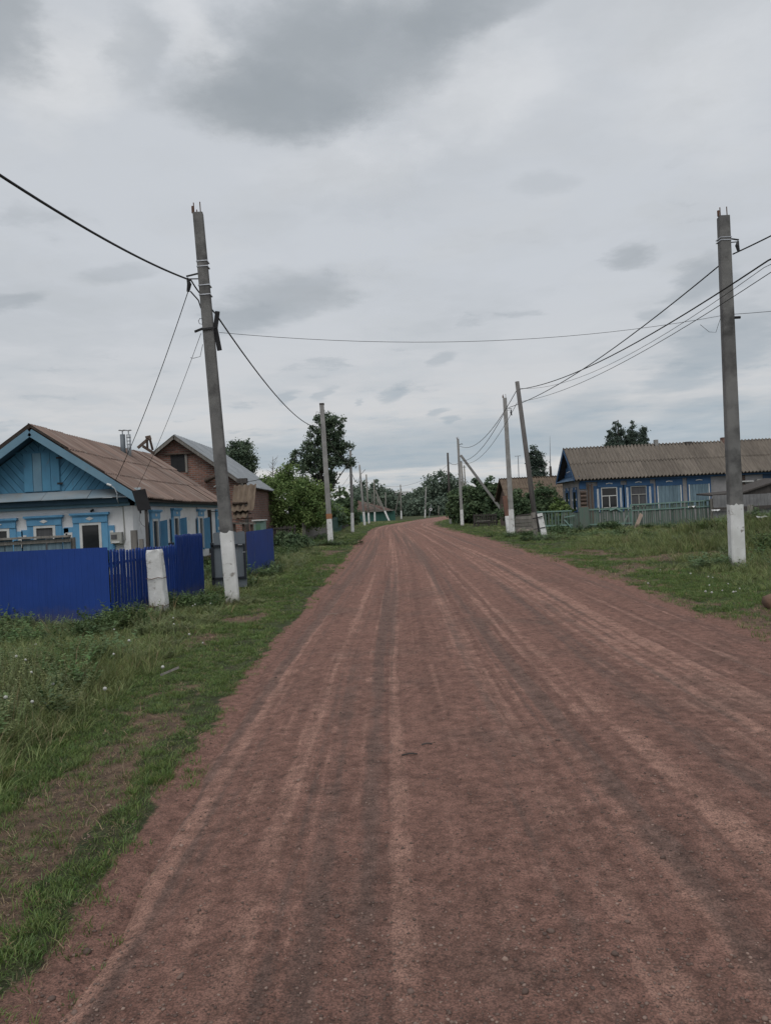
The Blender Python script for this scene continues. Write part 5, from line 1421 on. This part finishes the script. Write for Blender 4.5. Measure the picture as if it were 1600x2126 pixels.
    t = thing('bench', (8.3, 65.8, 0), 'low plank bench in front of the small dark pickets', 'bench')
    MB().box((7.7, 65.6, .42), (8.9, 65.9, .48)).build('seat', wood_gray, t)
    for x in (7.85, 8.75): MB().box((x - .05, 65.65, -.1), (x + .05, 65.85, .42)).build('leg', wood_dark, t)
    # clay lump at the verge and rags on the heap
    p = at(1618, 1258, 10.6); o = boulder(V((p.x, p.y, gz(p.x, p.y) + .08)), .2, clay, 'clay_lump', None); tag(o, 'brown clay lump lying in the roadside grass', 'clay lump')
    for (px, py, Y, s, lab) in ((1582, 1077, 24.5, .16, 'white plastic scrap on the shoulder of the grassy heap'), (1486, 1063, 27.5, .14, 'white rag on the grassy heap by the pole'), (1436, 1055, 39.5, .2, 'grey-white rag hung on the slate fence end'), (1448, 1095, 26.5, .13, 'pale scrap low on the grassy heap')):
        p = at(px, py, Y); p.z = max(p.z, gz(p.x, p.y) + .12) if Y < 39 else p.z; rag(p, s, lab)


def boulder(p, r, m, name, parent):
    g = random.Random(int(abs(p[0]) * 1000) + int(r * 999)); vs, fs = [], []; n, k = 10, 6
    for j in range(k + 1):
        for i in range(n):
            th, ph = 6.283 * i / n, math.pi * j / k; rr = r * (1 + g.uniform(-.2, .16) * math.sin(ph))
            vs.append(V(p) + V((rr * math.cos(th) * math.sin(ph) * 1.1, rr * math.sin(th) * math.sin(ph), rr * .8 * math.cos(ph))))
    for j in range(k):
        for i in range(n): fs.append((j * n + i, (j + 1) * n + i, (j + 1) * n + (i + 1) % n, j * n + (i + 1) % n))
    return MB().add(vs, fs).build(name, m, parent, p, smooth=True)


def rag(p, s, lab):
    g = random.Random(int(p[0] * 77)); n = 6; vs = []
    for j in range(n):
        for i in range(n): vs.append(V(p) + V(((i / (n - 1) - .5) * s * 2 + g.uniform(-.1, .1) * s, (j / (n - 1) - .5) * s + g.uniform(-.1, .1) * s, g.uniform(-.2, .35) * s + .05)))
    o = MB().add(vs, [(j * n + i, j * n + i + 1, (j + 1) * n + i + 1, (j + 1) * n + i) for j in range(n - 1) for i in range(n - 1)]).build('rag', plastic_w, None, p, smooth=True)
    md = o.modifiers.new('thick', 'SOLIDIFY'); md.thickness = .01
    tag(o, lab, 'rag')


blue_house(); right_yard()


def far_buildings():
    # brown-roofed house behind the bushes on the far side
    Y = 58.0; YR = 61.0
    a, b = at(1029, 998, YR), at(1173, 990, YR); z = (a.z + b.z) / 2; ze = 2.0
    t = thing('brown_house', ((a.x + b.x) / 2, Y, 0), 'low timber house with brown slate roof behind the bushes', 'house')
    x0, x1 = a.x + .3, b.x + 1.2
    MB().box((x0 + .3, Y + .3, -.2), (x1 - .2, 63.6, ze + .1)).build('wall', wood_brown, t)
    MB().prism([(Y + .3, ze + .1), (63.6, ze + .1), (YR, z - .1)], (x1 - .3, 0, 0), Y1, Z1, -.1, .1).prism([(Y + .3, ze + .1), (63.6, ze + .1), (YR, z - .1)], (x0 + .4, 0, 0), Y1, Z1, -.1, .1).build('gable', wood_brown, t)
    ro = MB().add([(x0, YR, z), (x1, YR, z), (x1, Y, ze), (x0, Y, ze), (x0, 64, ze), (x1, 64, ze)], [(0, 3, 2, 1), (0, 1, 5, 4)]).build('roof', wood_dark, t)
    up = V((0, YR - Y, z - ze)); sheet_roof(ro, (x0 - .05, Y - .05, ze), X1, x1 - x0 + .1, up, up.length + .1, 2, 8, 4, .045, slate_o, seed=8)
    upb = V((0, YR - 64, z - ze)); sheet_roof(ro, (x0 - .05, 64.05, ze), X1, x1 - x0 + .1, upb, up.length + .1, 2, 8, 4, .045, slate_o, seed=9)
    for i in range(7): MB().tube([(x1 - .9, Y + .28, .3 + i * .25), (x1 - .1, Y + .28, .3 + i * .25)], .13, 8).build('log_end', wood_brown, t)
    # green shed with the stripped roof at the bend
    Y = 142.0; p0, p1 = at(757, 1066, Y), at(815, 1064, Y)
    t = thing('green_shed', ((p0.x + p1.x) / 2, Y, 0), 'green walled shed with rusty half-stripped roof at the road bend', 'shed')
    MB().box((p0.x - 3, Y, -.2), (p1.x - .4, Y + 7, 1.75)).build('wall', green_w, t)
    for i in range(9): MB().box((p0.x - 2.9 + i * .95, Y - .06, 0), (p0.x - 2.02 + i * .95, Y - .002, 1.7)).build('wall_panel', green_w, t)
    zr = 4.0; xr = p0.x - 1.2
    MB().add([(p0.x - 3.2, Y - .4, 1.75), (p1.x, Y - .4, 1.9), (p1.x - 1.6, Y + 3.5, 2.6), (xr, Y + 3.5, zr), (p0.x - 3.2, Y - .4, 1.62), (p1.x, Y - .4, 1.77), (p1.x - 1.6, Y + 3.5, 2.47), (xr, Y + 3.5, zr - .13)],
             [(0, 1, 2, 3), (7, 6, 5, 4), (0, 4, 5, 1), (1, 5, 6, 2), (2, 6, 7, 3), (3, 7, 4, 0)]).build('roof', mat('rusty_roof', (.13, .075, .06), (.09, .06, .052), 1.5, .9), t)
    for i in range(5):
        a, b = at(752 + i * 2.5, 1040 + i * 4.4, Y + .2), at(778 + i * 5.5, 1052 + i * 2.6, Y - .1)
        MB().beam(a, b, .13, .08).build('rafter', wood_gray, t)
    MB().beam(at(752, 1063, Y - .5), at(817, 1059, Y - .5), .22, .1).build('eaves_board', wood_gray, t)
    for px, y0 in ((772, 1025), (783, 1035)):
        a = at(px, y0, Y + 2); MB().beam((a.x, a.y, 1.6), a, .13, .13).build('post', wood_gray, t)
    for a, b in (((781, 1030), (791, 1052)), ((786, 1037), (797, 1056))): MB().beam(at(*a, Y + 1), at(*b, Y), .13, .1).build('rafter', wood_gray, t)
    # round sign at the bend
    a, b = at(890, 1076, 163), at(895, 1047, 163); a.z = gz(a.x, a.y) - .1
    t = thing('road_sign', a, 'small round white road sign on a tilted post at the bend', 'sign')
    MB().tube([a, b], .06, 6).build('post', galv, t)
    c = at(893.6, 1057.5, 162.9); r0 = []
    mb = MB(); n = 16
    for rr, dy in ((.20, 0), (.34, 0), (.34, .05), (.20, .05)):
        for i in range(n): mb.v.append(c + V((rr * math.cos(6.283 * i / n), dy - .06, rr * math.sin(6.283 * i / n))))
    for k in range(4):
        for i in range(n): mb.f.append((k * n + i, k * n + (i + 1) % n, ((k + 1) % 4) * n + (i + 1) % n, ((k + 1) % 4) * n + i))
    mb.build('sign_rim', white_p, t)
    MB().tube([c + V((0, -.05, 0)), c + V((0, -.02, 0))], .21, 14).build('sign_disc', gate_g, t)
    # aerials
    p = at(1076, 998, 62); q = at(1075, 947, 62)
    t = thing('tv_aerial', (p.x, 62, 0), 'thin mast with a small crossbar aerial over the brown roof', 'aerial')
    MB().tube([(p.x, 62, 0), q], .035, 6).build('mast', galv, t); MB().beam(q + V((-.22, 0, 0)), q + V((.22, 0, .03)), .04, .04).beam(q + V((-.2, .0, -.06)), q + V((-.24, 0, .05)), .03, .03).build('crossbar', galv, t)
    p = at(1143, 1000, 68); q = at(1141, 905, 68); m_ = at(1142, 968, 68)
    t = thing('radio_mast', (p.x, 68, 0), 'tapering spike mast on a dark base over the brown roof', 'mast')
    MB().tube([(p.x, 68, 0), m_], [.22, .1], 8).build('base', wood_dark, t); MB().tube([m_, q], [.05, .012], 6).build('spike', galv, t)
    # bright roof glimpsed at the end of the street
    p = at(817, 1024, 260); o = MB().box((p.x - 1.6, 260, 0), (p.x + 1.6, 266, p.z)).build('wall', gray_pl)
    t = thing('far_barn', (p.x, 263, 0), 'far flat barn with pale roof edge between the trees', 'barn'); o.parent = t; o.matrix_local = Matrix.Translation((-p.x, -263, 0)); ORG[o] = ORG[t]
    MB().box((p.x - 5.5, 259.5, p.z), (p.x + 5, 267, p.z + .5)).build('roof', white_p, t)


far_buildings()


# ------------------------------------------------------------------ trees
def tree(label, base, blobs, n_cl, per, cl_r, leaf, m, seed, trunk_r=.15, trunk_to=None, name='tree', group=None, limbs=7, bark=wood_dark, flat=1.0):
    """blobs: (centre, radii). Leaves sit in many small clumps spread through the crown's volume"""
    g = np.random.RandomState(seed); t = thing(name, base, label, 'tree' if 'tree' in name or 'poplar' in name else 'bush', group)
    vol = np.array([b[1][0] * b[1][1] * b[1][2] for b in blobs]) ** .75; vol /= vol.sum()
    which = g.choice(len(blobs), n_cl, p=vol)
    d = g.normal(size=(n_cl, 3)); d /= np.linalg.norm(d, axis=1)[:, None]; rr = (.25 + .75 * g.rand(n_cl) ** .45)[:, None]
    C = np.array([b[0] for b in blobs])[which]; Rr = np.array([b[1] for b in blobs])[which]
    cc = C + d * rr * Rr * (.85 + .32 * g.rand(n_cl, 1))
    size = cl_r * (.55 + .8 * g.rand(n_cl)); tone = np.clip(.5 + .28 * g.normal(size=n_cl), 0, 1)
    p = np.repeat(cc, per, 0); s = np.repeat(size, per)
    o = g.normal(size=(len(p), 3)) * .48; o[:, 2] *= .8 * flat; p = p + o * s[:, None]
    if True:
        k = p[:, 2] > base[2] + .1; p = p[k]; tn = np.repeat(tone, per)[k]
    n = len(p); nr = g.normal(size=(n, 3)) + np.array([0, -.15, .75]); nr /= np.linalg.norm(nr, axis=1)[:, None]
    a = np.cross(nr, g.normal(size=(n, 3))); a /= np.linalg.norm(a, axis=1)[:, None]; b = np.cross(nr, a)
    l = (leaf * (.6 + .8 * g.rand(n)))[:, None]; w = l * .42
    v = np.stack([p - a * l * .5, p + b * w - nr * l * .08, p + a * l * .5, p - b * w - nr * l * .08], 1).reshape(-1, 3) - np.array(base)
    f = np.arange(4 * n).reshape(-1, 4)
    me = np_mesh('crown', v, f, [m], {'var': np.repeat(np.clip(tn + .22 * g.normal(size=n), 0, 1), 4)})
    link('crown', me, t)
    top = V(trunk_to) if trunk_to else V(blobs[0][0])
    mb = MB(); b0 = V(base) - V((0, 0, .2)); mid = b0.lerp(top, .5) + V((g.normal() * .12, g.normal() * .12, 0))
    mb.tube([b0, mid, top], [trunk_r * 1.15, trunk_r * .8, trunk_r * .3], 8)
    for i in range(limbs):
        q = V(cc[g.randint(n_cl)]); s0 = b0.lerp(top, g.uniform(.35, .85)); mb.tube([s0, s0.lerp(q, .5) + V((0, 0, .15)), q], [trunk_r * .4, trunk_r * .22, trunk_r * .08], 5)
    mb.build('trunk', bark, t, smooth=True)
    return t


def make_trees():
    B = lambda px, py, Y, rx, rz, ry=None: (tuple(at(px, py, Y)), (rx, ry or rx, rz))
    # left side
    bp = at(610, 1095, 46.5); bp.z = 0
    tree('leafy light green garden bush behind the blue fence panel', tuple(bp), [B(600, 1035, 46.5, 1.75, 1.5), B(560, 1045, 45, 1.25, 1.25), B(535, 1035, 44, .7, .7), B(548, 1010, 45, .7, .6), B(645, 1045, 47, 1.3, 1.2), B(596, 995, 46.8, .9, .9), B(640, 1075, 46.2, 1.2, .7), B(545, 1060, 46, .6, .9), B(615, 1080, 45.6, 1.3, .6)], 300, 110, .42, .115, leaf_bush, 1, .09, name='garden_bush', limbs=14)
    bp = at(668, 1085, 62); bp.z = 0
    tree('tall dark poplar rising behind the orange-banded pole', tuple(bp), [B(668, 905, 62, 1.35, 1.5), B(690, 895, 62, 1.2, 1.3), B(655, 945, 62, 1.4, 1.3), B(695, 945, 62, 1.1, 1.0), B(668, 985, 62, 1.2, 1.4), B(712, 925, 62, .75, 1.0), B(618, 955, 62.5, .75, .65), B(718, 960, 61.5, .75, .4), B(690, 1000, 62, .6, .5), B(640, 975, 62, 1.0, .8), B(672, 875, 62, .8, .6)], 250, 88, .34, .15, leaf_dark, 2, .26, tuple(at(668, 930, 62)), name='poplar_tree', limbs=16)
    bp = at(500, 1075, 76); bp.z = 0
    tree('dark round tree rising behind the brick house roof', tuple(bp), [B(500, 945, 76, 1.35, 1.5), B(492, 965, 76, 1.6, 1.6), B(515, 970, 76, .8, 1.1), B(480, 935, 76, .8, .8)], 130, 95, .5, .17, leaf_dark, 3, .22, name='poplar_tree', limbs=8)
    bp = at(566, 1080, 58); bp.z = 0
    t = thing('bare_tree', tuple(bp), 'leafless dead sapling between brick house and garden bush', 'tree'); mb = MB(); tb = V(bp); tp = at(566, 948, 58)
    mb.tube([tb, tb.lerp(tp, .6), tp], [.07, .05, .012], 6); mb.build('trunk', wood_gray, t); mb = MB(); g = random.Random(4)
    for i in range(16):
        s0 = tb.lerp(tp, g.uniform(.62, .97)); e = s0 + V((g.uniform(-.75, .75), g.uniform(-.3, .3), g.uniform(.25, .75))); m1 = s0.lerp(e, .5) + V((g.uniform(-.08, .08), 0, -.05)); mb.tube([s0, m1, e], [.022, .014, .006], 5)
        e2 = m1 + V((g.uniform(-.3, .3), 0, g.uniform(.1, .35))); mb.tube([m1, e2], [.011, .005], 4)
    mb.build('branches', wood_gray, t)
    for i, (px, py, Y, rx, rz, lab, m) in enumerate((
            (700, 1045, 88, 1.5, 1.6, 'dark garden tree round the insulator pole', leaf_mid), (664, 1062, 72, 1.6, 1.5, 'low dark shrub at the foot of the tall poplar', leaf_mid),
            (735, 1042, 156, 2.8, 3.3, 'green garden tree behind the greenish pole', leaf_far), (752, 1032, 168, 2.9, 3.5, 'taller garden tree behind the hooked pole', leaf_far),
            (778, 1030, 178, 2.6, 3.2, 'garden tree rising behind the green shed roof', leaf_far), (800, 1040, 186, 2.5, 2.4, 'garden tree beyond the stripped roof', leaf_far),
            (715, 1060, 100, 1.6, 1.5, 'low shrub over the brown plank fence', leaf_mid), (690, 1068, 80, 1.2, 1.1, 'low shrub hanging over the green board fence', leaf_bush))):
        c = at(px, py, Y); bz = (c.x, c.y, 0)
        tree(lab, bz, [(tuple(c), (rx, rx, rz)), ((c.x - rx * .6, c.y + .3, c.z - rz * .45), (rx * .8, rx * .8, rz * .7)), ((c.x + rx * .6, c.y - .2, c.z - rz * .4), (rx * .8, rx * .8, rz * .75)), ((c.x, c.y, max(.7, c.z - rz)), (rx, rx, rz * .6))], 90, 42, rx * .34, .13 + Y * .0021, m, 40 + i, .12, name='garden_tree', group='garden trees along the street', limbs=5)
    # the wood beyond the bend
    for i, (px, top, Y, rx) in enumerate(((915, 974, 226, 5.2), (893, 996, 232, 4.6), (938, 985, 224, 4.4), (872, 1012, 240, 4.2), (955, 1002, 230, 4.5), (852, 1022, 250, 4.4), (832, 1016, 262, 4.0), (812, 1024, 270, 4.3), (884, 1030, 222, 3.4), (790, 1012, 240, 4.2), (925, 1030, 214, 3.2), (765, 1022, 250, 4.5), (840, 1040, 236, 3.4), (862, 1038, 228, 3.2), (905, 1040, 212, 3.0), (740, 1030, 245, 4.5), (975, 1010, 236, 4.5), (995, 1015, 240, 4.5))):
        tp = at(px, top, Y); H = tp.z; c = V((tp.x, Y, H * .6))
        tree('tree of the distant wood beyond the road bend' if i not in (0,) else 'tallest tree of the distant wood beyond the road bend', (c.x, c.y, 0), [((c.x, c.y, H * .66), (rx * .8, rx * .8, H * .32)), ((c.x - rx * .45, c.y, H * .45), (rx * .7, rx * .7, H * .32)), ((c.x + rx * .45, c.y, H * .42), (rx * .7, rx * .7, H * .3)), ((c.x, c.y - .5, H * .2), (rx, rx * .8, H * .2))],
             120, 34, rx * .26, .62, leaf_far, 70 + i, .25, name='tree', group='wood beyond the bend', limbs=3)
    # right side
    def bush(px, top, bot, Y, w, lab, m, seed, n=150, leaf=.18, per=60):
        tp, bt = at(px, top, Y), at(px, bot, Y); H = tp.z
        c = V((tp.x, Y, 0)); g = random.Random(seed)
        bl = [((c.x + g.uniform(-.1, .1) * w, Y, H * .55), (w * .36, w * .3, H * .42)), ((c.x - w * .27, Y, H * .42), (w * .25, w * .25, H * .38)), ((c.x + w * .27, Y - .2, H * .40), (w * .25, w * .25, H * .38)), ((c.x, Y - .3, H * .25), (w * .45, w * .3, H * .25))]
        tree(lab, (c.x, Y, 0), bl, n, per, w * .10, leaf, m, seed, .08, name='shrub', limbs=8)
    bush(965, 1000, 1090, 78, 3.6, 'dark bush close behind the braced pole', leaf_mid, 201, 150, .24)
    bush(1000, 988, 1090, 75, 3.6, 'tall bush where the slanting strut ends', leaf_mid, 202, 150, .24)
    bush(1030, 1002, 1085, 72, 2.8, 'dark bush left of the brick-red strut post', leaf_mid, 203, 120, .24)
    bush(1080, 1008, 1088, 53, 2.6, 'round bush behind the timber stack', leaf_mid, 204, 170, .13, 85)
    bush(1125, 1002, 1088, 54, 3.0, 'broad bush in front of the brown slate roof', leaf_mid, 205, 190, .13, 85)
    bush(1162, 1034, 1080, 49, 1.5, 'small lighter bush beside the long house corner', leaf_bush, 206, 90, .13)
    bush(948, 1048, 1088, 84, 2.0, 'low bush at the road bend by the dark wooden pole', leaf_bush, 207, 80, .22)
    tp = at(1110, 921, 98); c = (tp.x, 98, 0); H = tp.z
    tree('dark narrow poplar standing alone behind the brown roof', c, [((tp.x + .1, 98, H * .62), (1.0, 1.0, H * .30)), ((tp.x - .35, 98, H * .75), (.55, .6, H * .24)), ((tp.x + .45, 98, H * .58), (.85, .8, H * .26)), ((tp.x + .2, 98, H * .35), (1.25, 1.2, H * .3))], 230, 80, .38, .18, leaf_fir, 301, .2, name='poplar_tree', limbs=4)
    for i, (px, top, w, lab) in enumerate(((1282, 866, 2.3, 'pointed dark tree rising behind the slate roof ridge'), (1311, 869, 1.9, 'second pointed dark tree beside it behind the ridge'), (1334, 880, 1.6, 'lower dark tree beside the ridge chimney'), (1264, 888, 1.6, 'low dark tree at the end of the roof-ridge trees'))):
        tp = at(px, top, 86 + i); H = tp.z; c = (tp.x, 86 + i, 0); bl = []
        for k in range(8): bl.append(((tp.x, c[1], H - .75 - k * .75), (w * (.20 + .14 * k), w * (.20 + .14 * k), .8 if k else .35)))
        tree(lab, c, bl, 260, 75, .32, .15, leaf_fir, 310 + i, .2, (tp.x, c[1], H - .3), name='pointed_tree', limbs=6)
    # shrubs at the pole feet and in the verge
    for i, (x, y, h, w, lab) in enumerate(((-5.0, 38, .8, 1.6, 'low nettle clump in front of the dark picket fence'), (-4.3, 36.5, .7, 1.3, 'low leafy clump beside the orange-banded pole'), (9.3, 41.8, .3, .9, 'low weed clump before the green pickets'), (12.4, 42.9, .4, 1.2, 'weed clump at the foot of the picket fence'))):
        tree(lab, (x, y, gz(x, y)), [((x, y, h * .55), (w * .5, w * .4, h * .5)), ((x + w * .3, y, h * .4), (w * .35, w * .3, h * .35))], 60, 50, .18, .10, leaf_mid, 400 + i, .02, name='weed_clump', limbs=5)


make_trees()


# ------------------------------------------------------------------ dandelions gone to seed
def dandelions():
    ph = (1 + 5 ** .5) / 2; g = random.Random(12)
    hd = MB(); n, k = 10, 7
    vs = [(.022 * math.cos(6.283 * i / n) * math.sin(math.pi * j / k), .022 * math.sin(6.283 * i / n) * math.sin(math.pi * j / k), .02 * math.cos(math.pi * j / k)) for j in range(k + 1) for i in range(n)]
    vs = [tuple(c * g.uniform(.86, 1.1) for c in v) for v in vs]
    hd.add(vs, [(j * n + i, (j + 1) * n + i, (j + 1) * n + (i + 1) % n, j * n + (i + 1) % n) for j in range(k) for i in range(n)])
    hm = hd.mesh('seed_head', seed_m); sm = MB().tube([(0, 0, -1), (.006, 0, -.5), (0, 0, 0)], .0028, 5).mesh('stem', stem_m)
    px = [(53, 1370), (74, 1338), (65, 1396), (67, 1457), (268, 1330), (237, 1307), (361, 1296), (236, 1358), (34, 1363), (393, 1317), (421, 1335), (12, 1448), (218, 1430), (338, 1385), (110, 1420),
          (1433, 1191), (1470, 1197), (1479, 1199), (1464, 1228), (1477, 1230), (1499, 1226), (1522, 1229), (1527, 1228), (1472, 1215), (1370, 1183), (1535, 1222), (1511, 1212), (1345, 1211), (405, 1255), (437, 1253), (400, 1258), (360, 1283)]
    for x, y in px:
        h = .30 if x < 600 else .26
        b = EYE - h; dx, up = x - 800, 1063 - y; v = (up * CR - dx * SR) / FPX; Y = min(-b / v, 20); p = at(x, y, Y); z = gz(p.x, p.y)
        left = x < 600
        t = thing('dandelion', (p.x, p.y, z), 'white dandelion seed head in the weeds before the blue fence' if left else 'white dandelion seed head in the grass near the upright pole', 'dandelion', 'dandelions by the fence' if left else 'dandelions by the upright pole')
        s = g.uniform(.45, .8)
        inst('seed_head', hm, t, Matrix.Translation(p) @ Matrix.Scale(s, 4)); inst('stem', sm, t, Matrix.Translation(p - Z1 * .012) @ Matrix.Diagonal((1, 1, max(.05, p.z - z), 1)))
    # twigs dropped on the road
    for (x, y, l, lab) in ((850, 1568, .10, 'small dark twig lying on the road'), (690, 1275, .18, 'pale straw stem on the road edge near the lawn'), (886, 1547, .07, 'short dark twig on the road past the first')):
        v = ((1063 - y) * CR - (x - 800) * SR) / FPX; Y = (EYE - .05) / -v; p = at(x, y, Y); p.z = float(road_z(np.array([p.x]), np.array([p.y]))[0]) + .008
        o = MB().tube([p + V((-l / 2, 0, 0)), p + V((0, .01, .006)), p + V((l / 2, .015, 0))], .005, 5).build('twig', wood_dark if 'dark' in lab else lean_p, None, p); tag(o, lab, 'twig')


dandelions()
